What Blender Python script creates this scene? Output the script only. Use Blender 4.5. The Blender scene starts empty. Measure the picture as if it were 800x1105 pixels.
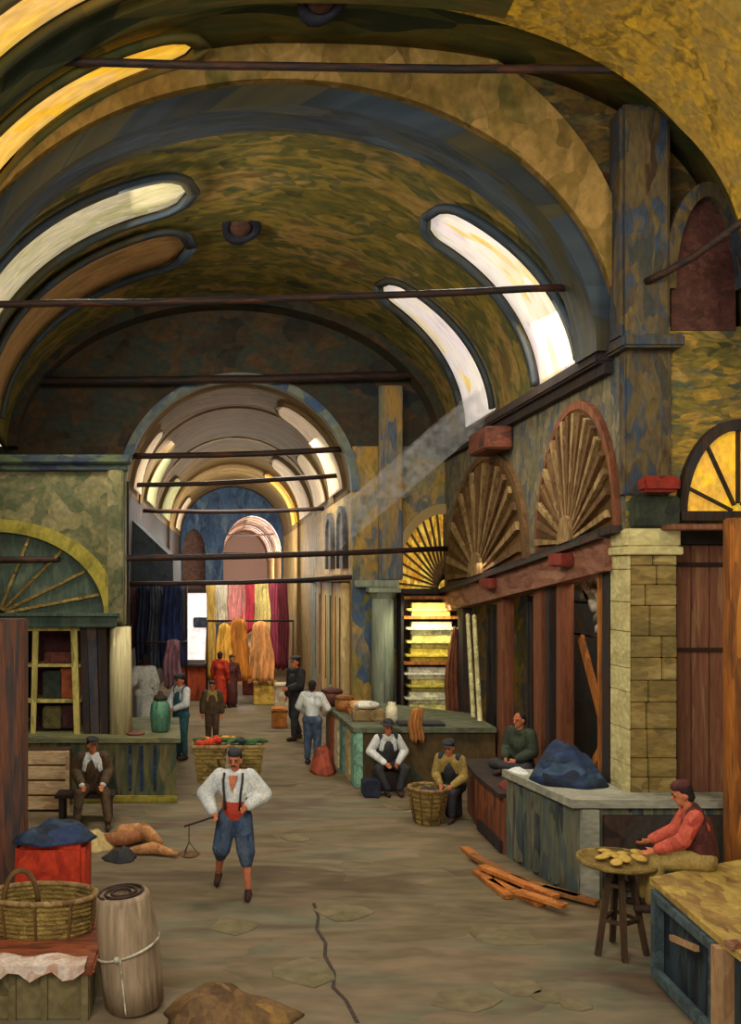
import bpy, bmesh, math, random
from mathutils import Vector, Matrix, Euler
random.seed(7)
PI = math.pi
S = bpy.context.scene
COL = S.collection

# ------------------------------------------------------------------ camera, world, light, exposure
F = 1000.0                       # focal length in pixels of an 800 x 1105 picture
CX, CY, CZ = 245.0, 620.0, 3.95  # vanishing point and eye height
cam = bpy.data.cameras.new('camera'); cam_o = bpy.data.objects.new('camera', cam); COL.objects.link(cam_o)
cam_o.location = (0, 0, CZ); cam_o.rotation_euler = (PI/2, 0, 0)
cam.sensor_fit = 'AUTO'; cam.sensor_width = 36.0; cam.lens = 36.0*F/1105.0
cam.shift_x = (400-CX)/1105.0; cam.shift_y = (CY-552.5)/1105.0
cam.clip_end = 200; cam.clip_start = 0.05
S.camera = cam_o

w = bpy.data.worlds.new('daylight'); S.world = w; w.use_nodes = True
bg = w.node_tree.nodes['Background']; bg.inputs[0].default_value = (1.0, 0.93, 0.80, 1); bg.inputs[1].default_value = 0.62

def area(name, loc, target, sx, sy, power, col):
    l = bpy.data.lights.new(name, 'AREA'); l.shape = 'RECTANGLE'; l.size = sx; l.size_y = sy
    l.energy = power; l.color = col
    o = bpy.data.objects.new(name, l); COL.objects.link(o); o.location = loc
    o.rotation_euler = (Vector(target)-Vector(loc)).to_track_quat('-Z', 'Y').to_euler()
    return o
# daylight from the vault windows and corridor skylights, plus unseen fills added to brighten
area('viewer_end_fill', (-3.0, 1.0, 8.0), (1.5, 15, 2.5), 5, 4, 520, (1.0, 0.92, 0.78))  # unseen fill added behind the viewer
area('vault_window_daylight', (4.3, 14.0, 8.2), (-1.0, 14.5, 1.0), 1.2, 3.0, 260, (1.0, 0.93, 0.80))
area('left_vault_daylight', (-2.6, 14.5, 8.6), (3.5, 15.0, 3.5), 1.2, 3.0, 230, (1.0, 0.90, 0.70))
area('corridor_daylight_near', (0.4, 25.5, 7.6), (0.0, 25.8, 0.0), 1.2, 5.0, 420, (1.0, 0.92, 0.78))
area('corridor_far_fill', (0.3, 38.0, 5.0), (0.3, 47, 6.0), 2.0, 1.5, 420, (1.0, 0.94, 0.86))  # unseen fill added to brighten the far blue wall
area('far_vault_fill', (1.3, 49.5, 3.4), (1.3, 60, 5.6), 1.6, 1.6, 900, (1.0, 0.93, 0.85))  # unseen fill added to brighten the rosy far vault
area('corridor_vault_fill', (0.3, 37.0, 4.6), (0.3, 24, 7.2), 2.5, 1.5, 190, (1.0, 0.93, 0.82))  # unseen fill added to rake the corridor vault
area('far_vault_fill', (1.3, 61, 4.0), (1.3, 72, 4.6), 2.0, 2.0, 420, (1.0, 0.9, 0.82))  # second added fill, aimed at the far end wall
area('shop_front_fill', (6.1, 13.4, 4.35), (6.2, 13.6, 0.0), 1.2, 1.6, 45, (1.0, 0.82, 0.6))  # unseen warm fill added under the shop ceiling
area('vendor_shop_fill', (6.0, 17.6, 4.2), (6.1, 17.6, 0.0), 1.0, 2.5, 35, (1.0, 0.82, 0.6))  # unseen warm fill added inside the vendor's shop
area('cross_aisle_daylight', (6.2, 8.2, 7.8), (6.0, 12, 6.0), 1.0, 1.5, 60, (1.0, 0.86, 0.52))
S.view_settings.view_transform = 'Standard'; S.view_settings.look = 'None'
S.view_settings.exposure = 0.42; S.view_settings.gamma = 1.0; S.view_settings.use_curve_mapping = False

# ------------------------------------------------------------------ materials
def lin(c):
    return tuple(((v/255.0)/12.92 if v/255.0 <= 0.04045 else ((v/255.0+0.055)/1.055)**2.4) for v in c) + (1.0,)
GAIN = 1.0
MATS = {}
def paint(name, cols, scale=(1, 1, 1), rough=0.75, bump=0.25, coord='Object', emit=0.0, dab=0.55, metal=0.0, spread=1.0):
    """Oil-paint surface: strokes (stretched cells) and slow drifts between the colours of a small palette."""
    if name in MATS: return MATS[name]
    m = bpy.data.materials.new(name); m.use_nodes = True; MATS[name] = m
    nt = m.node_tree; N = nt.nodes; L = nt.links
    b = N['Principled BSDF']
    tc = N.new('ShaderNodeTexCoord'); mp = N.new('ShaderNodeMapping'); mp.inputs['Scale'].default_value = scale
    if coord == 'Object':
        oi = N.new('ShaderNodeObjectInfo'); ml = N.new('ShaderNodeMath'); ml.operation = 'MULTIPLY'; ml.inputs[1].default_value = 37.0
        L.new(oi.outputs['Random'], ml.inputs[0]); ad = N.new('ShaderNodeVectorMath'); ad.operation = 'ADD'
        L.new(tc.outputs['Object'], ad.inputs[0]); L.new(ml.outputs[0], ad.inputs[1]); L.new(ad.outputs[0], mp.inputs['Vector'])
    else:
        L.new(tc.outputs[coord], mp.inputs['Vector'])
    nd = N.new('ShaderNodeTexNoise'); nd.inputs['Scale'].default_value = 0.9; nd.inputs['Detail'].default_value = 2
    L.new(mp.outputs[0], nd.inputs['Vector'])
    vm = N.new('ShaderNodeVectorMath'); vm.operation = 'MULTIPLY_ADD'; vm.inputs[1].default_value = (0.9, 0.9, 0.9)
    L.new(nd.outputs['Color'], vm.inputs[0]); L.new(mp.outputs[0], vm.inputs[2])
    vo = N.new('ShaderNodeTexVoronoi'); vo.inputs['Scale'].default_value = 2.2; vo.inputs['Randomness'].default_value = 1.0
    L.new(vm.outputs[0], vo.inputs['Vector'])
    sp = N.new('ShaderNodeSeparateColor'); L.new(vo.outputs['Color'], sp.inputs[0])
    ns = N.new('ShaderNodeTexNoise'); ns.inputs['Scale'].default_value = 0.55; ns.inputs['Detail'].default_value = 4; ns.inputs['Roughness'].default_value = 0.6
    L.new(vm.outputs[0], ns.inputs['Vector'])
    mr = N.new('ShaderNodeMapRange'); mr.inputs[1].default_value = 0.3; mr.inputs[2].default_value = 0.7
    L.new(ns.outputs['Fac'], mr.inputs[0])
    mx = N.new('ShaderNodeMix'); mx.inputs['Factor'].default_value = dab
    L.new(mr.outputs[0], mx.inputs[2]); L.new(sp.outputs[0], mx.inputs[3])
    cr = N.new('ShaderNodeValToRGB'); el = cr.color_ramp.elements
    n = len(cols)
    lo, hi = 0.5-0.36*spread, 0.5+0.36*spread
    for i, c in enumerate(cols):
        p = lo+(hi-lo)*(i/(max(1, n-1)))
        if i < 2: e = el[i]; e.position = p
        else: e = el.new(p)
        e.color = lin(c)
    if n == 1: el[1].color = lin(cols[0])
    L.new(mx.outputs[0], cr.inputs[0])
    fb = N.new('ShaderNodeTexNoise'); fb.inputs['Scale'].default_value = 7.0; fb.inputs['Detail'].default_value = 4
    L.new(mp.outputs[0], fb.inputs['Vector'])
    hv = N.new('ShaderNodeHueSaturation'); mv = N.new('ShaderNodeMapRange')
    mv.inputs[1].default_value = 0.3; mv.inputs[2].default_value = 0.7; mv.inputs[3].default_value = 0.80; mv.inputs[4].default_value = 1.20
    L.new(fb.outputs['Fac'], mv.inputs[0]); L.new(mv.outputs[0], hv.inputs['Value']); L.new(cr.outputs[0], hv.inputs['Color'])
    L.new(hv.outputs[0], b.inputs['Base Color'])
    b.inputs['Roughness'].default_value = rough; b.inputs['Metallic'].default_value = metal
    b.inputs['Specular IOR Level'].default_value = 0.25
    if bump > 0:
        bp = N.new('ShaderNodeBump'); bp.inputs['Strength'].default_value = bump; bp.inputs['Distance'].default_value = 0.03
        L.new(fb.outputs['Fac'], bp.inputs['Height']); L.new(bp.outputs[0], b.inputs['Normal'])
    if emit > 0:
        L.new(hv.outputs[0], b.inputs['Emission Color']); b.inputs['Emission Strength'].default_value = emit
    return m
def plain(name, c, rough=0.7, **k):
    return paint(name, [tuple(max(0, int(v*0.80)) for v in c), c, tuple(min(255, int(v*1.15+4)) for v in c)], k.pop('scale', (5, 5, 5)), rough, k.pop('bump', 0.2), **k)

M = {}
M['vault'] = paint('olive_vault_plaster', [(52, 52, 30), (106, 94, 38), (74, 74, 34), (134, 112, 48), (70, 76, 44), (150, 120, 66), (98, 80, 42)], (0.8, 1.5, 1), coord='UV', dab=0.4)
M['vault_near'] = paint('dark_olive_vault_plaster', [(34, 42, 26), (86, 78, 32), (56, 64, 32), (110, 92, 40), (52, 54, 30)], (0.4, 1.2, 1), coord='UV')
M['ochre'] = paint('ochre_arch_plaster', [(96, 76, 36), (138, 110, 56), (118, 96, 44), (156, 124, 70), (92, 84, 38)], (1.6, 1.6, 1.2))
M['yellow'] = paint('lit_yellow_arch_plaster', [(132, 106, 42), (168, 134, 58), (148, 124, 62), (190, 150, 48), (120, 98, 42), (206, 164, 44)], (2.6, 2.6, 1.6), dab=0.35)
M['blue_rib'] = paint('blue_grey_arch_plaster', [(34, 40, 50), (54, 66, 80), (70, 66, 46), (44, 50, 54), (66, 80, 94), (62, 60, 42)], (0.35, 2.0, 1), coord='UV')
M['spandrel'] = paint('brown_spandrel_stone', [(56, 40, 26), (98, 78, 34), (74, 54, 30), (60, 60, 40), (118, 94, 46), (66, 40, 28)], (1.8, 1.8, 3.6))
M['pier'] = paint('slate_brown_pier_plaster', [(66, 58, 42), (50, 56, 60), (92, 78, 52), (74, 62, 44), (48, 62, 82), (100, 84, 50), (60, 44, 32)], (3.4, 3.4, 1.2))
M['yellow_wall'] = paint('ochre_coursed_stone', [(70, 68, 40), (132, 114, 46), (92, 86, 48), (170, 134, 52), (66, 78, 68), (118, 100, 48), (150, 126, 70)], (1.8, 1.8, 4.5))
M['wall_mid'] = paint('mottled_grey_beige_plaster', [(66, 70, 66), (116, 104, 78), (88, 88, 72), (134, 120, 90), (70, 80, 88), (104, 94, 68)], (2.6, 2.6, 1.6))
M['end_dark'] = paint('dark_umber_end_wall', [(40, 38, 30), (64, 52, 36), (48, 56, 48), (78, 58, 34), (36, 40, 42)], (1.0, 1.0, 1.3))
M['end_left'] = paint('grey_green_left_plaster', [(94, 92, 64), (82, 86, 60), (122, 114, 78), (70, 78, 50), (104, 100, 72), (140, 128, 92)], (1.8, 1.8, 1.8))
M['end_right'] = paint('ochre_and_blue_end_plaster', [(168, 128, 56), (146, 132, 92), (98, 104, 104), (180, 144, 74), (118, 112, 56), (74, 94, 120)], (2.0, 2.0, 1.0))
M['corr_vault'] = paint('tan_corridor_vault', [(88, 68, 42), (130, 104, 64), (104, 86, 52), (142, 116, 74), (90, 84, 46)], (0.5, 1.8, 1), coord='UV')
M['corr_rib'] = paint('pale_corridor_rib', [(140, 118, 76), (186, 164, 116), (160, 132, 84), (122, 102, 66)], (0.5, 2.0, 1), coord='UV')
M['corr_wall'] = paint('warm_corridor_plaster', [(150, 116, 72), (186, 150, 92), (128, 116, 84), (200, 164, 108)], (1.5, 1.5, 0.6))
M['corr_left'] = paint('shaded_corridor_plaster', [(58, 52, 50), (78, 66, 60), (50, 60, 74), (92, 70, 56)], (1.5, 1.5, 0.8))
M['blue_wall'] = paint('blue_painted_far_wall', [(52, 74, 104), (74, 98, 122), (46, 62, 90), (96, 116, 128)], (1.6, 1.6, 0.8))
M['floor'] = paint('trodden_earth_floor', [(88, 74, 54), (116, 102, 80), (104, 92, 66), (124, 106, 84), (108, 104, 82), (98, 80, 66), (120, 102, 72)], (0.30, 0.9, 1), bump=0.35, rough=0.8, dab=0.22)
M['slab'] = paint('worn_paving_slab', [(100, 94, 64), (126, 112, 84), (92, 82, 54)], (1.0, 1.4, 1), bump=0.4)
M['iron'] = paint('dark_iron_rod', [(34, 24, 22), (58, 38, 28), (30, 30, 34), (84, 48, 32)], (1, 6, 6), rough=0.6)
M['brown_wood'] = paint('red_brown_timber', [(92, 54, 36), (128, 76, 50), (108, 64, 42), (142, 88, 58)], (7, 7, 0.8))
M['dark_wood'] = paint('dark_timber', [(36, 32, 32), (58, 42, 32), (44, 44, 48), (70, 48, 34)], (6, 6, 0.8))
M['plank'] = paint('maroon_plank', [(106, 70, 52), (134, 88, 66), (116, 72, 54), (142, 104, 72)], (8, 8, 0.6))
M['lintel'] = paint('rose_brown_lintel', [(124, 82, 64), (148, 102, 82), (112, 66, 48), (160, 118, 94)], (5, 1.0, 5))
M['fan_back'] = paint('dark_amber_tympanum', [(58, 42, 22), (96, 66, 26), (76, 56, 26), (118, 78, 30)], (2, 2, 1.2))
M['fan_slat'] = paint('tan_slat_wood', [(124, 98, 60), (154, 126, 82), (108, 80, 46), (170, 142, 96)], (5, 5, 2))
M['fan_slat_dark'] = paint('brown_slat_wood', [(84, 58, 34), (112, 82, 46), (72, 50, 30)], (5, 5, 2))
M['stone'] = paint('buff_pillar_stone', [(124, 104, 58), (150, 128, 76), (112, 96, 56), (138, 114, 62), (164, 144, 92)], (1.2, 1.2, 3.2), bump=0.4)
M['stone_pale'] = paint('pale_lit_pillar_stone', [(176, 164, 112), (206, 196, 140), (188, 172, 116)], (1.5, 1.5, 2.5), bump=0.4)
M['counter_stone'] = paint('grey_green_counter_stone', [(66, 74, 70), (104, 106, 84), (84, 96, 92), (50, 56, 66), (122, 120, 96), (74, 66, 52)], (3.5, 3.5, 0.6))
M['counter_top'] = paint('pale_counter_slab', [(132, 134, 118), (164, 160, 144), (120, 128, 116)], (1.2, 3, 3))
M['counter_dark'] = paint('dark_counter_panel', [(48, 38, 34), (72, 52, 42), (56, 60, 58), (82, 58, 44)], (2, 2, 2))
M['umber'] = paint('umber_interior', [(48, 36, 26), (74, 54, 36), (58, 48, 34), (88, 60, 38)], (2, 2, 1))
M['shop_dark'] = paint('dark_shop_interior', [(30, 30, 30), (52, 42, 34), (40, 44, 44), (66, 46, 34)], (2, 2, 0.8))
M['green_board'] = paint('grey_green_tympanum_board', [(56, 70, 62), (76, 92, 78), (64, 76, 66), (88, 100, 84)], (3, 3, 1))
M['green_trim'] = paint('olive_arch_band', [(120, 112, 40), (150, 138, 56), (104, 96, 40)], (2, 2, 1.5))
M['yellow_trim'] = paint('yellow_green_frame', [(176, 160, 84), (204, 188, 108), (132, 124, 66)], (4, 4, 1))
M['col_light'] = paint('cream_column', [(150, 132, 86), (216, 204, 158), (182, 170, 126), (232, 222, 178)], (6, 6, 0.3))
M['col_grey'] = paint('grey_green_column', [(118, 128, 112), (152, 160, 138), (132, 138, 116), (168, 172, 148)], (6, 6, 0.4))
M['crate'] = paint('pale_crate_boards', [(196, 160, 120), (226, 196, 154), (172, 132, 92)], (1, 1, 4))
M['orange_post'] = paint('orange_brown_post', [(128, 76, 38), (176, 108, 44), (112, 70, 42), (196, 126, 52)], (4, 4, 0.6))
M['chest'] = paint('khaki_chest_boards', [(98, 88, 58), (122, 110, 74), (84, 72, 46)], (2, 2, 2))
M['chest_top'] = paint('red_brown_table_board', [(124, 66, 40), (156, 84, 50), (104, 58, 40), (172, 102, 66)], (1, 5, 3))
M['cabinet'] = paint('blue_black_cabinet_panel', [(36, 46, 56), (52, 66, 76), (30, 34, 42), (64, 74, 72)], (5, 5, 0.9))
M['cab_top'] = paint('ochre_bench_top', [(112, 86, 50), (160, 130, 70), (186, 158, 80), (132, 100, 58), (172, 140, 74)], (3, 1.6, 3))
M['cab_edge'] = paint('tan_bench_edge', [(150, 112, 78), (178, 140, 100), (120, 84, 58)], (3, 3, 1))
M['wicker'] = paint('ochre_wicker', [(92, 74, 38), (146, 122, 64), (116, 94, 46), (172, 148, 80)], (5, 5, 9), bump=0.8)
M['roll'] = paint('beige_rolled_matting', [(118, 98, 78), (160, 138, 112), (136, 116, 92), (176, 156, 126)], (5, 5, 0.5))
M['rope'] = plain('pale_rope', (176, 168, 148))
M['stool'] = paint('dark_stool_wood', [(58, 44, 32), (82, 60, 40), (46, 38, 32)], (6, 6, 1))
M['bread'] = paint('golden_bread', [(168, 132, 60), (206, 172, 84), (186, 150, 70)], (6, 6, 6))
M['red_cloth'] = paint('scarlet_cloth', [(150, 42, 26), (196, 62, 34), (120, 36, 28)], (3, 3, 2))
M['navy'] = paint('navy_cloth', [(24, 32, 56), (40, 58, 92), (30, 36, 48), (62, 84, 110)], (2, 2, 4))
M['skin'] = paint('ruddy_skin', [(172, 98, 66), (196, 120, 84), (180, 104, 72)], (8, 8, 8), bump=0.05)
M['white'] = paint('white_shirt_cloth', [(178, 184, 188), (220, 220, 212), (198, 204, 206), (232, 228, 214)], (6, 6, 4), bump=0.15)
M['blue_cloth'] = paint('slate_blue_trouser_cloth', [(44, 58, 84), (70, 88, 112), (54, 66, 86), (92, 108, 124)], (6, 6, 4))
M['dark_cloth'] = paint('charcoal_cloth', [(34, 34, 40), (56, 54, 54), (42, 44, 54)], (6, 6, 4))
M['brown_cloth'] = paint('brown_jacket_cloth', [(58, 44, 34), (86, 68, 46), (70, 54, 42)], (6, 6, 4))
M['green_cloth'] = paint('dark_green_cloth', [(40, 48, 38), (58, 66, 50), (46, 52, 44)], (6, 6, 4))
M['teal_cloth'] = paint('teal_trouser_cloth', [(38, 74, 84), (52, 92, 100), (44, 66, 84)], (6, 6, 4))
M['khaki'] = paint('khaki_trouser_cloth', [(138, 116, 62), (164, 140, 78), (122, 98, 54)], (6, 6, 4))
M['rose'] = paint('rose_red_shirt_cloth', [(176, 72, 58), (204, 96, 74), (158, 60, 50)], (6, 6, 4))
M['maroon'] = paint('maroon_vest_cloth', [(72, 36, 34), (94, 50, 44), (60, 34, 36)], (6, 6, 4))
M['sash'] = paint('red_sash_cloth', [(164, 56, 40), (190, 72, 50)], (6, 6, 4))
M['leather'] = plain('dark_leather', (58, 40, 32))
M['hair'] = plain('dark_hair', (34, 26, 24))
M['eye'] = plain('dark_eye', (20, 16, 16))
M['metal'] = plain('dull_brass', (120, 92, 56), metal=0.4)
def glow(name, cols, e, scale=(1, 1, 1), coord='Object'):
    return paint(name, cols, scale, emit=e, coord=coord, bump=0.0)
M['sky_white'] = glow('bright_white_daylight_pane', [(226, 196, 110), (232, 222, 206), (218, 202, 204), (236, 228, 214), (224, 190, 90)], 0.52, (0.4, 1.2, 1), 'UV')
M['sky_cream'] = glow('pale_cream_daylight_pane', [(176, 168, 116), (206, 194, 160), (196, 178, 150)], 0.40, (0.5, 1.5, 1), 'UV')
M['sky_yellow'] = glow('yellow_daylight_pane', [(208, 146, 46), (230, 178, 46), (216, 170, 96), (236, 188, 30)], 0.72, (0.5, 1.2, 1), 'UV')
M['fan_yellow'] = glow('amber_lit_pane', [(206, 140, 40), (236, 190, 40), (216, 160, 60), (196, 176, 70)], 0.42, (2.5, 2.5, 1.5))
M['fan_lit'] = glow('golden_lit_pane', [(196, 130, 30), (240, 214, 90), (176, 116, 36), (236, 196, 60)], 0.42, (4, 4, 2))
M['street_light'] = glow('bright_street_daylight', [(232, 210, 200), (244, 234, 228), (226, 196, 188)], 0.85, (1.5, 1.5, 1.2))
M['tan_recess'] = paint('tan_blind_recess', [(138, 108, 66), (176, 134, 86), (150, 118, 70)], (0.5, 1.5, 1), coord='UV')

# ------------------------------------------------------------------ mesh helpers
def P(px, py, d):                       # a point of the place seen at px, py at distance d
    return Vector(((px-CX)*d/F, d, CZ-(py-CY)*d/F))
class B:
    def __init__(s): s.bm = bmesh.new(); s.uv = None
    def add(s, vs, fs):
        v = [s.bm.verts.new(p) for p in vs]
        out = []
        for f in fs:
            try: out.append(s.bm.faces.new([v[i] for i in f]))
            except ValueError: pass
        return out
    def box(s, x0, x1, y0, y1, z0, z1, mat=None, bev=0.0):
        vs = [Vector(p) for p in ((x0,y0,z0),(x1,y0,z0),(x1,y1,z0),(x0,y1,z0),(x0,y0,z1),(x1,y0,z1),(x1,y1,z1),(x0,y1,z1))]
        if mat is not None: vs = [mat @ v for v in vs]
        fs = s.add(vs, [(0,3,2,1),(4,5,6,7),(0,1,5,4),(1,2,6,5),(2,3,7,6),(3,0,4,7)])
        if bev > 0:
            es = list({e for f in fs for e in f.edges})
            bmesh.ops.bevel(s.bm, geom=es, offset=bev, segments=2, affect='EDGES', clamp_overlap=True)
        return s
    def bar(s, a, b, wd, th=None, up=(0, 0, 1)):          # a beam of rectangular section between two points
        a, b = Vector(a), Vector(b); th = th or wd
        d = (b-a).normalized(); u = Vector(up)
        if abs(d.dot(u)) > 0.98: u = Vector((0, 1, 0))
        r = d.cross(u).normalized(); u = r.cross(d)
        vs = []
        for p in (a, b):
            for i, j in ((-1,-1),(1,-1),(1,1),(-1,1)): vs.append(p + r*(i*wd/2) + u*(j*th/2))
        s.add(vs, [(3,2,1,0),(4,5,6,7),(0,1,5,4),(1,2,6,5),(2,3,7,6),(3,0,4,7)])
        return s
    def cap(s, a, b, ra, rb=None, n=12, m=3):             # tapered capsule
        a, b = Vector(a), Vector(b); rb = ra if rb is None else rb
        d = b-a
        if d.length < 1e-6: d = Vector((0, 0, 1e-4))
        d = d.normalized(); q = d.to_track_quat('Z', 'Y')
        rings = []
        for k in range(m+1):
            t = -PI/2 + (PI/2)*k/m; rings.append((a, ra*math.cos(t), ra*math.sin(t)))
        for k in range(m+1):
            t = (PI/2)*k/m; rings.append((b, rb*math.cos(t), rb*math.sin(t)))
        vs = []; idx = []
        for c, r, h in rings:
            if r < 1e-5: idx.append([len(vs)]); vs.append(c + d*h)
            else:
                row = []
                for i in range(n):
                    t = 2*PI*i/n; row.append(len(vs)); vs.append(c + d*h + q @ Vector((r*math.cos(t), r*math.sin(t), 0)))
                idx.append(row)
        fs = []
        for r0, r1 in zip(idx, idx[1:]):
            for i in range(n):
                j = (i+1) % n
                if len(r0) == 1: fs.append((r0[0], r1[j], r1[i]) if len(r1) > 1 else ())
                elif len(r1) == 1: fs.append((r0[i], r0[j], r1[0]))
                else: fs.append((r0[i], r0[j], r1[j], r1[i]))
        s.add(vs, [f for f in fs if f]); return s
    def ell(s, c, r, rot=None, n=14, m=8):                # ellipsoid
        vs = []; idx = []
        R = (rot or Euler((0,0,0))).to_matrix() if not isinstance(rot, Matrix) else rot
        for k in range(m+1):
            t = -PI/2+PI*k/m
            if k in (0, m): idx.append([len(vs)]); vs.append(Vector(c)+R @ Vector((0,0,r[2]*math.sin(t))))
            else:
                row = []
                for i in range(n):
                    a = 2*PI*i/n; row.append(len(vs))
                    vs.append(Vector(c)+R @ Vector((r[0]*math.cos(t)*math.cos(a), r[1]*math.cos(t)*math.sin(a), r[2]*math.sin(t))))
                idx.append(row)
        fs = []
        for r0, r1 in zip(idx, idx[1:]):
            for i in range(n):
                j = (i+1) % n
                if len(r0) == 1: fs.append((r0[0], r1[j], r1[i]))
                elif len(r1) == 1: fs.append((r0[i], r0[j], r1[0]))
                else: fs.append((r0[i], r0[j], r1[j], r1[i]))
        s.add(vs, fs); return s
    def tube(s, pts, r, n=8, rr=None):
        pts = [Vector(p) for p in pts]; vs = []; fs = []
        for k, p in enumerate(pts):
            d = (pts[min(k+1, len(pts)-1)]-pts[max(k-1, 0)]).normalized(); q = d.to_track_quat('Z', 'Y')
            rad = rr[k] if rr else r
            for i in range(n):
                a = 2*PI*i/n; vs.append(p + q @ Vector((rad*math.cos(a), rad*math.sin(a), 0)))
        for k in range(len(pts)-1):
            for i in range(n):
                j = (i+1) % n; fs.append((k*n+i, k*n+j, (k+1)*n+j, (k+1)*n+i))
        fs.append(tuple(range(n))[::-1]); fs.append(tuple((len(pts)-1)*n+i for i in range(n)))
        s.add(vs, fs); return s
    def lathe(s, c, prof, n=24, sx=1.0, sy=1.0, mat=None, wob=0.0):
        vs = []; fs = []; c = Vector(c)
        for k, (r, z) in enumerate(prof):
            for i in range(n):
                a = 2*PI*i/n; q = 1+wob*math.sin(3*a+k*0.7)
                v = Vector((r*q*sx*math.cos(a), r*q*sy*math.sin(a), z))
                vs.append(c+(mat @ v if mat is not None else v))
        for k in range(len(prof)-1):
            for i in range(n):
                j = (i+1) % n; fs.append((k*n+i, k*n+j, (k+1)*n+j, (k+1)*n+i))
        fs.append(tuple(range(n))[::-1]); fs.append(tuple((len(prof)-1)*n+i for i in range(n)))
        s.add(vs, fs); return s
    def prism(s, pts, off):                               # closed outline (3-D points) swept by off
        n = len(pts); o = Vector(off)
        vs = [Vector(p) for p in pts]+[Vector(p)+o for p in pts]
        fs = [tuple(range(n))[::-1], tuple(range(n, 2*n))]+[(i, (i+1) % n, n+(i+1) % n, n+i) for i in range(n)]
        s.add(vs, fs); return s
    def strip(s, A, Bb, off):                             # ribbon between two equal polylines, with thickness off
        n = len(A); o = Vector(off)
        vs = [Vector(p) for p in A]+[Vector(p) for p in Bb]+[Vector(p)+o for p in A]+[Vector(p)+o for p in Bb]
        fs = []
        for i in range(n-1):
            fs += [(i, i+1, n+i+1, n+i), (2*n+i, 3*n+i, 3*n+i+1, 2*n+i+1), (i, 2*n+i, 2*n+i+1, i+1), (n+i, n+i+1, 3*n+i+1, 3*n+i)]
        fs += [(0, n, 3*n, 2*n), (n-1, 3*n-1, 4*n-1, 2*n-1)]
        s.add(vs, fs); return s
    def build(s, name, mat, parent=None, kind=None, label=None, cat=None, group=None, smooth=False, origin=None, local=False, bevel=0.0):
        bmesh.ops.recalc_face_normals(s.bm, faces=s.bm.faces)
        me = bpy.data.meshes.new(name)
        if parent is not None and not local:
            off = Vector((0, 0, 0)); p = parent
            while p is not None: off += p.location; p = p.parent
        elif origin is not None: off = Vector(origin)
        else: off = Vector((0, 0, 0))
        if off.length > 0: bmesh.ops.translate(s.bm, verts=s.bm.verts, vec=-off)
        s.bm.to_mesh(me); s.bm.free()
        if smooth:
            for f in me.polygons: f.use_smooth = True
        me.materials.append(mat)
        o = bpy.data.objects.new(name, me); COL.objects.link(o)
        if parent is not None: o.parent = parent
        elif origin is not None: o.location = off
        if bevel > 0:
            md = o.modifiers.new('soft', 'BEVEL'); md.width = bevel; md.segments = 2; md.limit_method = 'ANGLE'
        if kind: o['kind'] = kind
        if label: o['label'] = label
        if cat: o['category'] = cat
        if group: o['group'] = group
        return o
def struct(name, b, mat, parent=None, smooth=False):
    o = b.build(name, mat, parent, smooth=smooth)
    if parent is None: o['kind'] = 'structure'
    return o
def thing(name, label, cat, loc=(0, 0, 0), group=None, rz=0.0):
    o = bpy.data.objects.new(name, None); COL.objects.link(o); o.location = loc; o.rotation_euler = (0, 0, rz)
    o.empty_display_size = 0.2
    o['label'] = label; o['category'] = cat
    if group: o['group'] = group
    return o
def voxel(b, name, mat, size, parent=None, smooth_it=2, **k):
    """fuse the closed shells of b into one continuous surface"""
    me = bpy.data.meshes.new('t'); bmesh.ops.recalc_face_normals(b.bm, faces=b.bm.faces); b.bm.to_mesh(me); b.bm.free()
    o = bpy.data.objects.new('t', me); COL.objects.link(o)
    r = o.modifiers.new('r', 'REMESH'); r.mode = 'VOXEL'; r.voxel_size = size
    if smooth_it:
        sm = o.modifiers.new('s', 'SMOOTH'); sm.factor = 0.5; sm.iterations = smooth_it
    dg = bpy.context.evaluated_depsgraph_get(); nm = bpy.data.meshes.new_from_object(o.evaluated_get(dg))
    bpy.data.objects.remove(o); bpy.data.meshes.remove(me)
    nb = B(); nb.bm.from_mesh(nm); bpy.data.meshes.remove(nm)
    return nb.build(name, mat, parent, smooth=True, **k)
def grid_uv(name, rows, mat, flip=False, parent=None, thick=0.0, smooth=True):
    """surface through rows of points; UV = (length along the row, distance across rows) in metres; rows[k] = list of points"""
    bm = bmesh.new(); uvl = bm.loops.layers.uv.new('UVMap')
    vs = [[bm.verts.new(p) for p in r] for r in rows]
    U = []
    for r in rows:
        u = [0.0]
        for a, b_ in zip(r, r[1:]): u.append(u[-1]+(Vector(b_)-Vector(a)).length)
        U.append(u)
    Vv = [Vector(r[0]).y for r in rows]
    for k in range(len(rows)-1):
        for i in range(len(rows[0])-1):
            q = [(k, i), (k, i+1), (k+1, i+1), (k+1, i)]
            if flip: q = q[::-1]
            f = bm.faces.new([vs[a][b_] for a, b_ in q]); f.smooth = smooth
            for l, (a, b_) in zip(f.loops, q): l[uvl].uv = (U[a][b_], Vv[a])
    me = bpy.data.meshes.new(name); bm.to_mesh(me); bm.free(); me.materials.append(mat)
    o = bpy.data.objects.new(name, me); COL.objects.link(o)
    if parent is not None: o.parent = parent
    if thick:
        sd = o.modifiers.new('thick', 'SOLIDIFY'); sd.thickness = thick; sd.offset = 0.0
    return o

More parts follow.
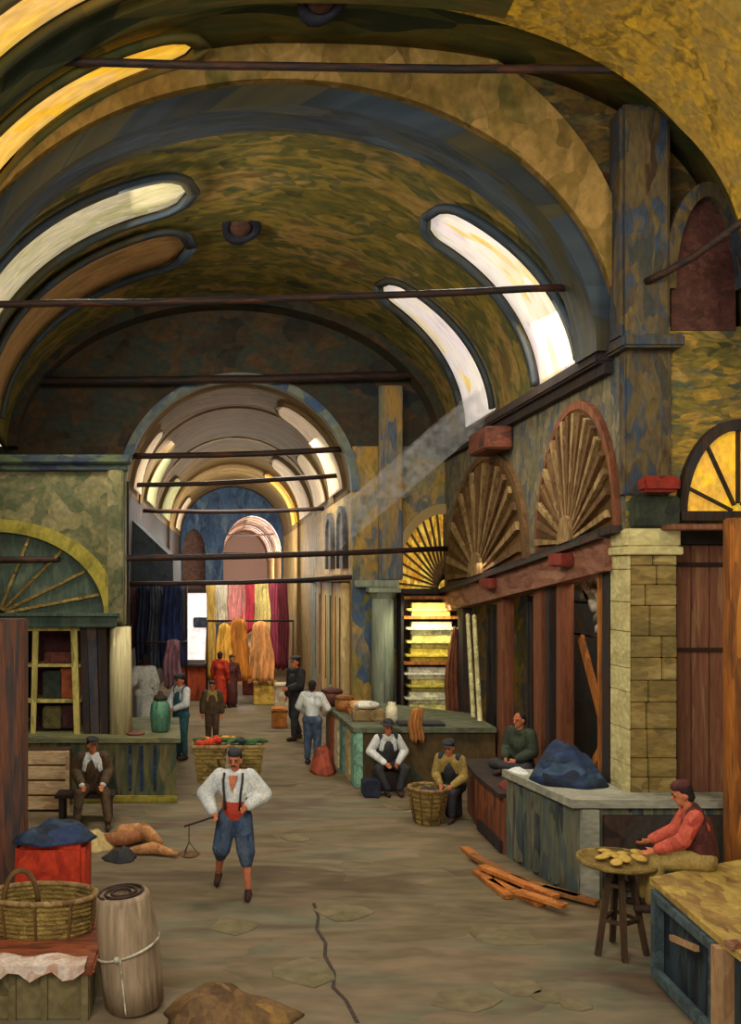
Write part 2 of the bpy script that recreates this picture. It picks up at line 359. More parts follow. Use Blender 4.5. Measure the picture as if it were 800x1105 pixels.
# ------------------------------------------------------------------ the place: profiles of the vaults
XR = 5.05                                     # right arcade wall
def bay(d, t, inset=0.0, lift=0.0):           # the big barrel vault between 12 and 21.5 m; t = angle from the right springing
    k = (d-12.0)/9.5
    cx = 0.66+(0.0-0.66)*k; hw = XR-cx-inset
    return Vector((cx+hw*math.cos(t), d, 6.85+lift+(3.45-inset)*math.sin(t)))
def near(d, t, inset=0.0):                    # the wider vault in front of it
    c, s_ = math.cos(t), math.sin(t)
    hw = (5.9 if c > 0 else 4.4)-inset; e = 2.0/2.6 if c > 0 else 1.0
    x = 0.66+hw*math.copysign(abs(c)**e, c); z = 7.0+(3.75-inset)*(abs(s_)**(e if c > 0 else 1.0))
    return Vector((x, d, z))
def corr(d, t, inset=0.0, lift=0.0):          # the narrow corridor beyond
    return Vector((0.27+(2.64-inset)*math.cos(t), d, 5.88+lift+(2.58-inset)*math.sin(t)))
def ts(a, b, n): return [math.radians(a+(b-a)*i/n) for i in range(n+1)]

# floor
b = B(); b.box(-9, 9, 3, 74, -0.2, 0.0); struct('floor', b, M['floor'])
# vault skins
def dlist(a, b_, n): return [a+(b_-a)*i/n for i in range(n+1)]
def vault(name, fn, d0, d1, n, mat, **k):
    o = grid_uv(name, [[fn(d, t, **k) for t in ts(0, 180, 64)] for d in dlist(d0, d1, n)], mat, thick=0.12)
    o['kind'] = 'structure'; return o
vault('ceiling', bay, 12.0, 21.6, 16, M['vault'], inset=-0.06)
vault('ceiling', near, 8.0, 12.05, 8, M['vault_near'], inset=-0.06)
vault('ceiling', corr, 21.5, 48.2, 26, M['corr_vault'], inset=-0.06)
def rib(name, fn, d0, d1, i0, i1, mat, a0=0, a1=180, parent=None):       # a band standing proud of the vault
    T = ts(a0, a1, 64)
    rows = [[fn(d0, t, inset=i0) for t in T], [fn(d0, t, inset=i1) for t in T], [fn(d1, t, inset=i1) for t in T], [fn(d1, t, inset=i0) for t in T], [fn(d0, t, inset=i0) for t in T]]
    o = grid_uv(name, rows, mat, smooth=False)
    # real UV: across the band by profile
    uv = o.data.uv_layers[0].data
    for p in o.data.polygons:
        for li in p.loop_indices:
            v = o.data.vertices[o.data.loops[li].vertex_index].co
            uv[li].uv = (uv[li].uv[0], v.y + (v-fn(v.y, 0)).length*0.05)
    o['kind'] = 'structure'; return o
rib('trim_1', bay, 12.0, 12.75, -0.02, 0.26, M['blue_rib'])
rib('trim_3', bay, 20.9, 21.5, -0.02, 0.22, M['end_dark'])
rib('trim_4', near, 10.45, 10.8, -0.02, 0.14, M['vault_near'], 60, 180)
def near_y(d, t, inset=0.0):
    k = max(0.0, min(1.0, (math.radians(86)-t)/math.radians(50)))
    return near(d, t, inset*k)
rib('trim_5', near_y, 9.3, 10.9, -0.02, 0.42, M['yellow'], 0, 86)  # right half of the rib, window light put into its yellow colour
# ochre arch ring facing the viewer, and the spandrel wall above it
T = ts(0, 180, 64)
def ring(t):
    c, s_ = math.cos(t), math.sin(t)
    return Vector((0.66+(4.50+0.45*max(0.0, math.sin(2*t)) if c > 0 else 4.5)*c, 12.0, 6.85+(4.15 if c > 0 else 3.75)*s_+(0 if c > 0 else 0)))
inner = [bay(12.0, t, inset=0.0) for t in T]
def rr(i):
    t = T[i]; p = inner[i]; n_ = Vector((math.cos(t), 0, math.sin(t)))
    return p+n_*(0.12+(0.95*max(0.0, math.sin(t))**1.2 if t < PI/2 else 0.95*max(0.0, 1-(t-PI/2)/0.9)))
outer = [rr(i) for i in range(len(T))]
b = B(); b.strip([p+Vector((0, -0.14, 0)) for p in inner], [p+Vector((0, -0.14, 0)) for p in outer], (0, 0.2, 0)); struct('trim_6', b, M['ochre'])
b = B(); top = [near(12.0, t, inset=-0.1) for t in T]
b.strip([p+Vector((0, 0.0, 0)) for p in inner], top, (0, 0.15, 0)); struct('wall_front', b, M['spandrel'])
# the front-facing wall and pier at the right
b = B(); b.box(XR+.37, 7.8, 11.78, 12.2, 4.5, 7.1); b.box(XR+.02, XR+.37, 11.74, 11.79, 4.5, 7.1); b.box(5.66, 7.8, 12.12, 12.3, 0, 4.55)
struct('wall_right', b, M['yellow_wall'])
b = B(); b.box(XR-0.02, 5.62, 11.70, 11.9, 4.95, 6.9, bev=0.02); b.box(XR-0.12, 5.56, 11.58, 11.98, 6.9, 9.85, bev=0.05); b.box(XR-0.12, 5.7, 11.5, 12.2, 6.78, 6.95, bev=0.03)
struct('trim_7', b, M['pier'])
b = B(); b.box(7.4, 7.6, 3, 11.8, 0, 7.3); struct('wall_right', b, M['yellow_wall'])
# coursed stones that stand proud of the right wall
# arched recess high in the right wall
b = B(); c0 = Vector((6.05, 11.76, 7.55)); A = []; Bq = []
for t in ts(0, 180, 20):
    A.append(c0+Vector((0.40*math.cos(t), 0, 1.15*math.sin(t)))); Bq.append(c0+Vector((0.56*math.cos(t), 0, 1.34*math.sin(t))))
b.strip(A, Bq, (0, -0.12, 0)); r_ = struct('window_1', b, M['pier'])
b = B(); b.prism([c0+Vector((0.41*math.cos(t), 0, 1.16*math.sin(t))) for t in ts(0, 180, 20)]+[c0+Vector((-.41, 0, -.5)), c0+Vector((.41, 0, -.5))], (0, 0.05, 0))
b.build('recess', plain('deep_maroon_recess', (78, 46, 40)), r_)
# upper right wall over the shops: from the sloping lintel to the ledge
def zl(y): return 4.46-(y-11.74)*(4.46-3.50)/(21.4-11.74)
ys = dlist(11.8, 21.5, 12)
b = B(); b.strip([(XR, y, zl(y)) for y in ys], [(XR, y, 7.0) for y in ys], (0.35, 0, 0)); struct('wall_right', b, M['wall_mid'])
b = B(); b.box(XR-0.22, XR+0.1, 12.1, 21.5, 6.72, 6.9, bev=0.03); b.box(XR-0.12, XR+0.1, 12.1, 21.5, 6.58, 6.72); struct('trim_8', b, M['dark_wood'])
# left wall, closed towards the corridor
b = B(); b.prism([(-3.75, 12.0, 0), (-5.3, 21.6, 0), (-5.5, 21.6, 0), (-3.95, 12.0, 0)], (0, 0, 7.0)); b.box(-4.0, -3.8, 3, 12.0, 0, 7.1); struct('wall_left', b, M['end_dark'])
# end wall with the corridor arch
TC = ts(0, 180, 48)
ci = [(0.27+2.64*math.cos(t), 21.5, 5.88+2.58*math.sin(t)) for t in TC]; co_ = [tuple(bay(21.5, t, inset=-0.15)) for t in TC]
b = B(); b.strip(ci, co_, (0, 0.35, 0)); struct('wall_back', b, M['end_dark']); b = B(); b.box(-5.4, -2.37, 21.46, 21.8, 0, 6.92); struct('wall_back', b, M['end_dark'])
b = B(); b.box(2.91, 7.6, 21.46, 21.8, 0, 6.92); struct('wall_back', b, M['end_right'])
b = B(); bi = [(0.27+2.62*math.cos(t), 21.4, 5.88+2.56*math.sin(t)) for t in TC]; bo = [(0.27+2.80*math.cos(t), 21.4, 5.88+2.74*math.sin(t)) for t in TC]
b.strip(bi, bo, (0, 0.3, 0)); struct('trim_9', b, paint('pale_blue_arch_edge', [(60, 86, 120), (120, 124, 104), (90, 110, 130)], (1, 1, 1)))

# ------------------------------------------------------------------ corridor
b = B(); b.box(2.91, 3.2, 21.8, 48.2, 0, 5.95); struct('wall_right', b, M['corr_wall'])
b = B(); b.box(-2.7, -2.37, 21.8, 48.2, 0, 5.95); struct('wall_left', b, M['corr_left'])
for i, (d, c) in enumerate(((24.9, 'corr_vault'), (30.3, 'corr_rib'), (40, 'corr_vault'))):
    rib('trim_%d' % (30+i), corr, d, d+0.25+.015*(d-22), -0.02, 0.04, M[c])
# far blue wall with two arched openings (at 48 m)
def arch_pts(cx, zs, hw, rise, y, n=20): return [(cx+hw*math.cos(t), y, zs+rise*math.sin(t)) for t in ts(0, 180, n)]
b = B()
c1 = arch_pts(1.32, 5.1, 1.50, 1.9, 48); c2 = arch_pts(-1.72, 5.0, 0.60, 1.3, 48)
for c_ in (c1, c2): b.strip(c_, [(p[0], 48, 8.8) for p in c_], (0, 0.3, 0))
b.box(-2.7, -2.32, 48, 48.3, 0, 8.8); b.box(-1.12, -0.18, 48, 48.3, 0, 8.8); b.box(2.82, 3.2, 48, 48.3, 0, 8.8)
struct('wall_back', b, M['blue_wall'])
pink = paint('rosy_far_vault', [(120, 92, 78), (160, 128, 108), (140, 110, 96), (184, 152, 130)], (0.5, 1.8, 1), coord='UV')
def far(d, t, inset=0.0): return Vector((1.32+(1.8-inset)*math.cos(t), d, 5.0+(2.3-inset)*math.sin(t)))
vault('ceiling', far, 48.3, 72, 16, pink)
for i, d in enumerate((53.6, 59, 67)):
    rib('trim_%d' % (40+i), far, d, d+0.7, -0.02, 0.10, pink)
b = B(); b.box(-0.7, -0.48, 48.3, 72, 0, 5.1); struct('wall_left', b, M['corr_wall'])
b = B(); b.box(3.12, 3.35, 48.3, 72, 0, 5.1); struct('wall_right', b, M['corr_wall'])
b = B(); b.box(-0.7, 3.4, 72, 72.2, 0, 8); struct('wall_back', b, pink)
b = B(); b.box(-3.4, -0.7, 50.5, 50.7, 0, 8); struct('wall_back', b, plain('brown_side_passage', (96, 66, 52)))

# skylights in the vaults ------------------------------------------------------------
def skylight(name, fn, a0, a1, dm0, dm1, w0, w1, mat, rim, off=0.05, tipped=True, rimw=0.16, rise=0.08):
    """a long window following the curve of the vault from angle a0 up to its rounded tip at a1"""
    n = 36; L1, L2, R1, R2 = [], [], [], []
    for i in range(n+1):
        k = i/n; t = math.radians(a0+(a1-a0)*k); dm = dm0+(dm1-dm0)*k; wd = (w0+(w1-w0)*k)/2
        e = 1.0
        tip = 0.10
        if k > 1-tip: e = math.sqrt(max(0.0, 1-((k-(1-tip))/tip)**2))
        L1.append((dm-wd*e, t)); R1.append((dm+wd*e, t))
        tipr = 0.14; e2 = 1.0
        if k > 1-tipr: e2 = math.sqrt(max(0.0, 1-((k-(1-tipr))/tipr)**2))
        kk = k*1.035; t2 = math.radians(a0+(a1-a0)*kk)
        L2.append((dm-(wd+rimw)*(e2 if i < n else 0), t2)); R2.append((dm+(wd+rimw)*(e2 if i < n else 0), t2))
    def srf(A, Bq, inset, nm, m, parent=None, nn=4):
        rows = [[fn(a[0]+(c[0]-a[0])*j/nn, a[1]+(c[1]-a[1])*j/nn, inset=inset) for a, c in zip(A, Bq)] for j in range(nn+1)]
        o = grid_uv(nm, rows, m, parent=parent, thick=0.02); return o
    root = srf(L1, R1, off, name, mat); root['kind'] = 'structure'
    for A, Bq in ((L2, L1), (R1, R2)):
        rows = [[fn(a[0], a[1], inset=off+rise) for a in A], [fn(c[0], c[1], inset=off+rise) for c in Bq]]
        grid_uv('window_frame', rows, rim, parent=root, thick=min(0.08, rise+.01))
    return root
skylight('window_2', bay, 2, 53, 13.9, 14.5, 1.7, 1.2, M['sky_white'], M['blue_rib'])
skylight('window_3', bay, 3, 54, 18.3, 18.0, 2.1, 1.1, M['sky_white'], M['blue_rib'])
skylight('window_4', bay, 176, 104, 14.1, 14.9, 1.9, 1.3, M['sky_cream'], M['blue_rib'])
skylight('window_5', bay, 176, 103, 17.3, 17.4, 2.3, 1.9, M['tan_recess'], M['blue_rib'])
skylight('window_6', near, 176, 104, 11.35, 11.55, 0.95, 0.55, M['sky_yellow'], M['vault_near'], rimw=0.1)
skylight('window_7', near, 176, 104, 9.6, 9.75, 0.9, 0.6, M['sky_yellow'], M['vault_near'], rimw=0.1)
CR = M['corr_vault']
SC = glow('soft_cream_daylight_pane', [(176, 152, 118), (206, 188, 152), (196, 166, 144), (214, 200, 160)], 0.30, (0.6, 1.5, 1), 'UV')
SG = glow('green_cream_daylight_pane', [(168, 170, 116), (196, 194, 138), (150, 160, 120)], 0.22, (0.6, 1.5, 1), 'UV')
skylight('window_8', corr, 4, 66, 24.0, 23.6, 3.0, 1.6, SC, CR, off=.09, rimw=0.12, rise=.01)
skylight('window_9', corr, 4, 42, 28.2, 28.2, 3.4, 2.0, SC, CR, off=.09, rimw=0.12, rise=.01)
skylight('window_10', corr, 4, 58, 33.4, 33.2, 4.6, 2.6, SC, CR, off=.09, rimw=0.12, rise=.01)
skylight('window_11', corr, 4, 60, 38.3, 38.0, 3.2, 2.2, M['sky_yellow'], CR, off=.09, rimw=0.12, rise=.01)
skylight('window_12', corr, 176, 138, 23.5, 23.4, 2.0, 0.8, SC, CR, off=.09, rimw=0.12, rise=.01)
skylight('window_13', corr, 176, 140, 27.8, 27.7, 3.2, 1.6, SG, CR, off=.09, rimw=0.12, rise=.01)
skylight('window_14', corr, 176, 142, 34.4, 34.2, 5.0, 3.0, SG, CR, off=.09, rimw=0.12, rise=.01)
skylight('window_15', corr, 176, 140, 43.0, 43.0, 3.6, 2.6, SC, CR, off=.09, rimw=0.12, rise=.01)
skylight('window_16', far, 6, 96, 51.6, 51.6, 1.8, 1.2, M['sky_white'], pink, off=.12, rimw=0.08)
skylight('window_17', far, 6, 96, 56.0, 56.0, 2.4, 1.8, M['sky_white'], pink, off=.12, rimw=0.08)
skylight('window_18', far, 6, 96, 62.5, 62.5, 3.6, 2.4, M['sky_white'], pink, off=.12, rimw=0.08)
# crack in the trodden floor
b = B(); pts = [(338, 975), (344, 990), (341, 1003), (352, 1018), (350, 1032), (361, 1050), (359, 1066), (374, 1080), (385, 1104)]
q = [P(x, y, CZ*1000/(y-CY)) for x, y in pts]
b.strip([p+Vector((-.012-.01*(i % 2), 0, .001)) for i, p in enumerate(q)], [p+Vector((.016+.012*((i+1) % 2), 0, .001)) for i, p in enumerate(q)], (0, 0, .004)); struct('trim_29', b, plain('dark_floor_crack', (56, 46, 38)))

# ------------------------------------------------------------------ tie rods
def rod(px0, py0, d0, px1, py1, d1, label, r=0.045):
    a, c = P(px0, py0, d0), P(px1, py1, d1); n = 10
    b = B(); pts = [a.lerp(c, k/n)+Vector((0, 0, -0.05*math.sin(PI*k/n)+random.uniform(-.008, .008))) for k in range(n+1)]
    b.tube(pts, r, 8)
    o = b.build('tie_rod', M['iron'], None, smooth=True, label=label, cat='tie rod', origin=a); return o
rod(-60, 63, 10.95, 860, 74, 10.95, 'topmost long dark iron tie rod crossing under the nearest arch', 0.05)
rod(-60, 329, 12.6, 640, 309, 12.6, 'dark iron tie rod crossing in front of the two white vault windows', 0.05)
rod(-10, 411, 21.2, 470, 404, 21.2, 'dark iron tie rod just above the top of the corridor arch', 0.10)
rod(-10, 604, 15.95, 484, 592, 20.9, 'long low iron tie rod running from the left shop to the fan window corner', 0.06)
rod(133, 630, 21.6, 396, 622, 21.6, 'lowest iron tie rod across the corridor mouth above the hanging clothes', 0.055)
rod(140, 492, 21.9, 380, 484, 21.9, 'iron tie rod across the corridor arch at its springing', 0.07)
rod(128, 524, 23.2, 366, 513, 23.2, 'second iron tie rod behind the corridor arch springing', 0.06)
rod(150, 551, 26.2, 350, 549, 26.2, 'third thin iron tie rod further back in the corridor vault', 0.06)
rod(232, 597, 48.6, 308, 596, 48.6, 'thin tie rod across the far rosy vault behind the blue wall', 0.05)
rod(238, 577, 52, 304, 576, 52, 'uppermost thin tie rod inside the far rosy vault', 0.05)
rod(697, 305, 11.6, 806, 236, 10.7, 'short slanting iron bar between the tall pier and the yellow arch', 0.05)

# ------------------------------------------------------------------ fan windows over the shops
def fan(y0, y1, h, label, nsl, mats):
    cy, hw = (y0+y1)/2, (y1-y0)/2
    root = thing('fan_window', label, 'fan window', (XR, cy, zl(cy)))
    def pt(u, v, x): y = cy+u*hw; return Vector((x, y, zl(y)+0.12+v*h))
    TT = ts(0, 180, 36)
    b = B(); b.prism([pt(math.cos(t)*0.97, math.sin(t)*0.97, XR-0.02) for t in TT], (-0.04, 0, 0)); b.build('panel', M['fan_back'], root)
    b = B(); b.strip([pt(math.cos(t)*0.97, math.sin(t)*0.97, XR) for t in TT], [pt(math.cos(t)*1.02, math.sin(t)*1.03, XR) for t in TT], (-0.08, 0, 0)); b.build('frame', mats[2], root)
    for i in range(nsl):
        t = math.radians(6+168*i/(nsl-1)); c_, s_ = math.cos(t), math.sin(t); n_ = Vector((0, -s_, c_))
        a, e = pt(0.14*c_, 0.16*s_, XR-0.06), pt(0.93*c_, 0.94*s_, XR-0.06); d = (e-a).normalized(); n2 = Vector((0, -d.z, d.y))
        b = B(); w0, w1 = 0.018, 0.040*hw/2+0.02
        b.prism([a-n2*w0, a+n2*w0, e+n2*w1, e-n2*w1], (-0.07, 0, 0)); b.build('slat', mats[i % 2], root)
    b = B(); b.prism([pt(0.17*math.cos(t), 0.20*math.sin(t), XR-0.06) for t in ts(0, 180, 14)], (-0.12, 0, 0)); b.build('hub', M['fan_slat'], root)
    b = B(); b.bar(pt(-1.04, -0.02, XR-0.06), pt(1.04, -0.02, XR-0.06), 0.2, 0.10); b.build('sill', M['dark_wood'], root)
    return root
fan(15.5, 21.1, 2.28, 'wide brown arched fan window with radiating slats nearest the corner column', 17, (M['fan_slat_dark'], M['fan_slat'], M['fan_slat_dark']))
fan(11.9, 14.95, 1.95, 'tall tan arched fan window with radiating slats beside the stone pillar', 19, (M['fan_slat'], M['fan_slat_dark'], M['brown_wood']))
def face_fan(cx, cz, hw, h, y, label, mat, nb, slat, sw=0.03):
    root = thing('fan_window', label, 'fan window', (cx, y, cz))
    def pt(u, v, yy): return Vector((cx+u*hw, yy, cz+v*h))
    TT = ts(0, 180, 30)
    b = B(); b.prism([pt(math.cos(t), math.sin(t), y) for t in TT], (0, 0.05, 0)); b.build('pane', mat, root)
    b = B(); b.strip([pt(math.cos(t)*0.97, math.sin(t)*0.97, y-0.08) for t in TT], [pt(math.cos(t)*1.12, math.sin(t)*1.10, y-0.08) for t in TT], (0, 0.14, 0)); b.build('frame', M['dark_wood'] if nb < 9 else M['corr_rib'], root)
    for i in range(nb):
        t = math.radians(180*(i+0.5)/nb); a, e = pt(0.12*math.cos(t), 0.12*math.sin(t), y-0.03), pt(0.98*math.cos(t), 0.98*math.sin(t), y-0.03)
        b = B(); b.bar(a, e, sw, 0.05, up=(0, 1, 0)); b.build('slat', slat, root)
    b = B(); b.bar(pt(-1.1, -0.03, y-0.06), pt(1.1, -0.03, y-0.06), 0.12, 0.12); b.build('sill', M['dark_wood'], root)
    return root
face_fan(6.46, 4.72, 0.68, 1.08, 11.74, 'glowing amber arched window at the far right above the plank door', M['fan_yellow'], 5, M['dark_wood'], 0.035)
face_fan(5.02, 3.62, 1.16, 1.78, 21.42, 'bright golden slatted fan window above the shelf of linens', M['fan_lit'], 21, M['fan_slat_dark'], 0.05)

# ------------------------------------------------------------------ right arcade: lintel, posts, shop interiors
b = B(); yy = dlist(12.15, 21.4, 6)
b.strip([(XR-0.10, y, zl(y)-0.42) for y in yy], [(XR-0.10, y, zl(y)) for y in yy], (0.3, 0, 0)); b.build('lintel_beam', M['lintel'], None, label='long rose-brown sloping wooden lintel under the two fan windows', cat='beam')
b = B(); b.strip([(XR-0.2, y, zl(y)) for y in yy], [(XR-0.2, y, zl(y)+0.07) for y in yy], (0.36, 0, 0)); b.build('ledge_board', M['counter_dark'], None, label='thin dark ledge board running on top of the rose-brown lintel', cat='board')
for (px, wd, mt, lb) in ((497, 0.5, 'dark_wood', 'dark corner post of the shopfront furthest back by the hanging brown coat'),
                     (540, 0.42, 'brown_wood', 'red-brown shop post to the far side of the seated vendor in green'),
                     (580, 0.42, 'brown_wood', 'red-brown shop post directly beside the head of the vendor in green'),
                     (591, 0.20, 'dark_wood', 'narrow dark shop post between the two wide red-brown posts'),
                     (603, 0.22, 'brown_wood', 'red-brown post at the far edge of the goods-filled shop opening'),
                     (646, 0.10, 'orange_post', 'thin pale orange pole in the goods-filled shop opening'),
                     (654, 0.26, 'dark_wood', 'dark post standing against the pale stone pillar')):
    y = XR*1000/(px-CX); zt = zl(y)-0.40
    b = B(); b.box(XR, XR+0.2, y-wd/2, y+wd/2, 0, zt, bev=0.015)
    o = b.build('shop_post', M[mt], None, label=lb, cat='post', origin=(XR+0.1, y, 0))
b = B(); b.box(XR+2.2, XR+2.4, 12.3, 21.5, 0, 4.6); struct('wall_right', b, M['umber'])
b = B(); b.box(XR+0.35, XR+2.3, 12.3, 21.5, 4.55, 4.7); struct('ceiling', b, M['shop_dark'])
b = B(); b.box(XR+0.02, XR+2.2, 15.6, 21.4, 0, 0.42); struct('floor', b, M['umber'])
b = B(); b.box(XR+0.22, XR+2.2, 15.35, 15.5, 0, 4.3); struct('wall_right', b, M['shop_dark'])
# dark shutters between the far posts
for y, wd, lb, mt in ((18.35, 1.05, 'dark green-black shutter leaf beside the pale lit-edge poles', 'shop_dark'), (16.0, 0.6, 'shadowy brown shutter leaf behind the red-brown post', 'dark_wood')):
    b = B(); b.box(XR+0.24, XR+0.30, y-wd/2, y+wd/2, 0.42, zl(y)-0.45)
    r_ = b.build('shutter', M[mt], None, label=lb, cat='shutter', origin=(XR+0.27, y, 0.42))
    for k in range(3):
        b = B(); yq = y-wd/2+wd*(k+0.5)/3; b.box(XR+0.20, XR+0.24, yq-0.05, yq+0.05, 0.5, zl(y)-0.55); b.build('batten', M['dark_wood'], r_)
# shelves with goods inside the two shop openings
def shelf_unit(name, label, y0, y1, x0, zs, mt, z1, z0=0.42):
    root = thing(name, label, 'shelf', (x0+0.2, (y0+y1)/2, z0))
    b = B(); b.box(x0+0.36, x0+0.42, y0, y1, z0, z1); b.build('back_board', M['umber'], root)
    for s_ in (y0, y1-0.06):
        b = B(); b.box(x0, x0+0.42, s_, s_+0.06, z0, z1); b.build('side_panel', M[mt], root)
    for z in zs:
        b = B(); b.box(x0, x0+0.40, y0+0.06, y1-0.06, z, z+0.05); b.build('shelf_board', M[mt], root)
    return root
shelf_unit('wall_shelf', 'tall brown shelf behind the head of the vendor in green', 15.55, 17.3, 6.3, (1.3, 2.0, 2.7, 3.3), 'brown_wood', 3.6)
shelf_unit('wall_shelf', 'wide brown shelf at the back of the goods-filled shop opening', 12.9, 15.2, 6.6, (1.2, 1.9, 2.6, 3.2), 'plank', 3.9, 0)
for i, (z, c, y, h, lb) in enumerate(((3.35, (150, 74, 44), 16.3, .16, 'orange-brown box on the top shelf behind the vendor'), (2.75, (92, 84, 70), 16.4, .3, 'grey box on the second shelf behind the vendor'), (2.05, (150, 58, 44), 16.3, .42, 'red bundle on the middle shelf behind the vendor'), (1.35, (96, 54, 40), 16.5, .4, 'maroon bundle on the low shelf behind the vendor'))):
    b = B(); b.box(6.32, 6.62, y-0.45, y+0.45, z, z+h, bev=0.05); b.build('shelf_bundle', plain('bundle_cloth_%d' % i, c), None, label=lb, cat='bundle', group='bundles on the shelf behind the vendor', origin=(6.47, y, z))
# folded pale cloths and garments in the near opening
for i, (z, y, c, w_) in enumerate(((3.72, 14.0, (96, 92, 74), .8), (3.52, 14.1, (150, 142, 118), .9), (3.36, 13.9, (188, 180, 160), .9), (3.05, 13.4, (120, 116, 104), .8), (2.9, 13.35, (196, 190, 176), .75))):
    b = B()
    n = 10; A = [(5.9, y-w_/2+w_*k/n, z+0.05*math.sin(k*1.1)+0.25*k/n) for k in range(n+1)]; Bq = [(5.45, p[1], p[2]+0.03*math.sin(k)) for k, p in enumerate(A)]
    b.strip(A, Bq, (0, 0, 0.10)); b.build('folded_cloth', plain('folded_cloth_%d' % i, c), None, smooth=True, label=('dusky olive', 'beige', 'cream', 'grey', 'pale grey')[i]+' folded cloth slung '+('highest', 'second from the top', 'in the middle', 'second from the bottom', 'lowest')[i]+' in the goods-filled shop opening', cat='cloth', group='folded cloths in the shop opening')
b = B(); b.bar((5.35, 14.0, 3.0), (5.35, 12.75, 1.25), 0.16, 0.05, up=(1, 0, 0)); b.build('leaning_plank', M['orange_post'], None, label='orange plank leaning down to the stone pillar inside the shop', cat='plank')
b = B(); b.bar((5.55, 12.8, 2.3), (5.55, 14.0, 1.1), 0.13, 0.05, up=(1, 0, 0)); b.build('leaning_plank', M['orange_post'], None, label='short ochre plank leaning the other way across the orange plank', cat='plank')
# draped garments helper -------------------------------------------------
def garment(px0, px1, py0, py1, d, mat, label, name='hanging_garment', cat='garment', group=None, taper=0.75, pleats=4, depth=0.10, seed=0, facing='front'):
    a, c = P(px0, py0, d), P(px1, py1, d); rnd = random.Random(seed)
    n, m = 24, 12; b = B(); rows = []
    cx = (a.x+c.x)/2; hw = (c.x-a.x)/2; top, bot = a.z, c.z
    ph = rnd.uniform(0, 6)
    for j in range(m+1):
        v = j/m; wd = hw*(taper+(1-taper)*min(1, v*1.6)); row = []
        for i in range(n+1):
            u = -1+2*i/n; sh = 0.10*(top-bot)*(abs(u)**2)*(1-taper)*1.5
            z = top-(top-bot)*v-(sh if j == 0 else sh*(1-v))+(0.04*math.sin(u*6+ph) if j == m else 0)
            row.append(Vector((cx+u*wd+0.02*math.sin(v*7+ph), d+depth*(0.3+0.7*v)*math.sin(u*PI*pleats/1.0+ph+v)*0.5-0.05*(1-u*u), z)))
        rows.append(row)
    vs = [p for r in rows for p in r]+[p+Vector((0, 0.05+0.06*(1-abs(-1+2*(k % (n+1))/n)), 0)) for k, p in enumerate([p for r in rows for p in r])]
    K = (n+1)*(m+1); fs = []
    for j in range(m):
        for i in range(n):
            q = j*(n+1)+i; fs.append((q, q+1, q+n+2, q+n+1)); fs.append((K+q, K+q+n+1, K+q+n+2, K+q+1))
    for i in range(n): fs.append((i, K+i, K+i+1, i+1)); q = m*(n+1)+i; fs.append((q, q+1, K+q+1, K+q))
    for j in range(m): q = j*(n+1); fs.append((q, q+n+1, K+q+n+1, K+q)); q += n; fs.append((q, K+q, K+q+n+1, q+n+1))
    b.add(vs, fs)
    return b.build(name, mat, None, smooth=True, label=label, cat=cat, group=group, origin=(cx, d, top))
coat = garment(481, 500, 676, 772, 20.3, paint('russet_coat_cloth', [(96, 54, 36), (126, 74, 48), (70, 44, 36)], (5, 5, 2)), 'long russet coat hanging from the corner of the shopfront', 'hanging_coat', 'coat', taper=0.4, seed=3)
for px, lb, top_ in ((505, 'pale cream pole painted as a lit edge nearest the corner post', 664), (512, 'second pale cream pole painted as a lit edge beside the dark shutter', 668)):
    b = B(); a = P(px, top_, 19.3); c = P(px+8, 828, 19.0); a.x = min(a.x, XR-0.03); c.x = XR-0.05
    a = Vector((XR-0.06, (XR-0.06)*1000/(px-CX), 3.1)); c = Vector((XR-0.16, (XR-0.16)*1000/(px+10-CX), 0.0))  # pale poles stand in for a strip of light on the edge
    b.cap(a, c, 0.045, 0.055, n=8); b.build('lit_edge_pole', plain('lit_edge_cream', (206, 196, 140)), None, smooth=True, label=lb, cat='pole', group='pale poles painted as a lit edge at the shopfront', origin=c)

# stone pillar beside the plank door
root = thing('stone_pillar', 'square buff stone pillar with its lit side painted pale beside the plank door', 'pillar', (5.35, 11.95, 0))
b = B()
rnd = random.Random(5); z = 0.0
while z < 4.18:
    h = rnd.uniform(0.24, 0.4); h = min(h, 4.2-z); k = rnd.uniform(0.3, 0.7); x0, x1 = XR+0.03, 5.66
    xm = x0+(x1-x0)*k; j = rnd.uniform(0, .012)
    b.box(x0, xm-0.006, 11.66-j, 12.18, z, z+h-0.008, bev=0.01); b.box(xm+0.006, x1, 11.66-rnd.uniform(0, .012), 12.18, z, z+h-0.008, bev=0.01); z += h
b.build('shaft', M['stone'], root)
b = B(); z = 0.0
while z < 4.18:
    h = min(rnd.uniform(0.3, 0.5), 4.2-z); b.box(XR, XR+0.03, 11.66, 12.2, z, z+h-0.008, bev=0.005); z += h
b.build('lit_side_stones', M['stone_pale'], root)  # light on the nave-side face is put into this pale colour
b = B(); b.box(XR-0.05, 5.72, 11.60, 12.25, 4.2, 4.3, bev=0.01); b.box(XR-0.02, 5.70, 11.62, 12.2, 4.3, 4.53, bev=0.02); b.build('capital', M['stone_pale'], root)
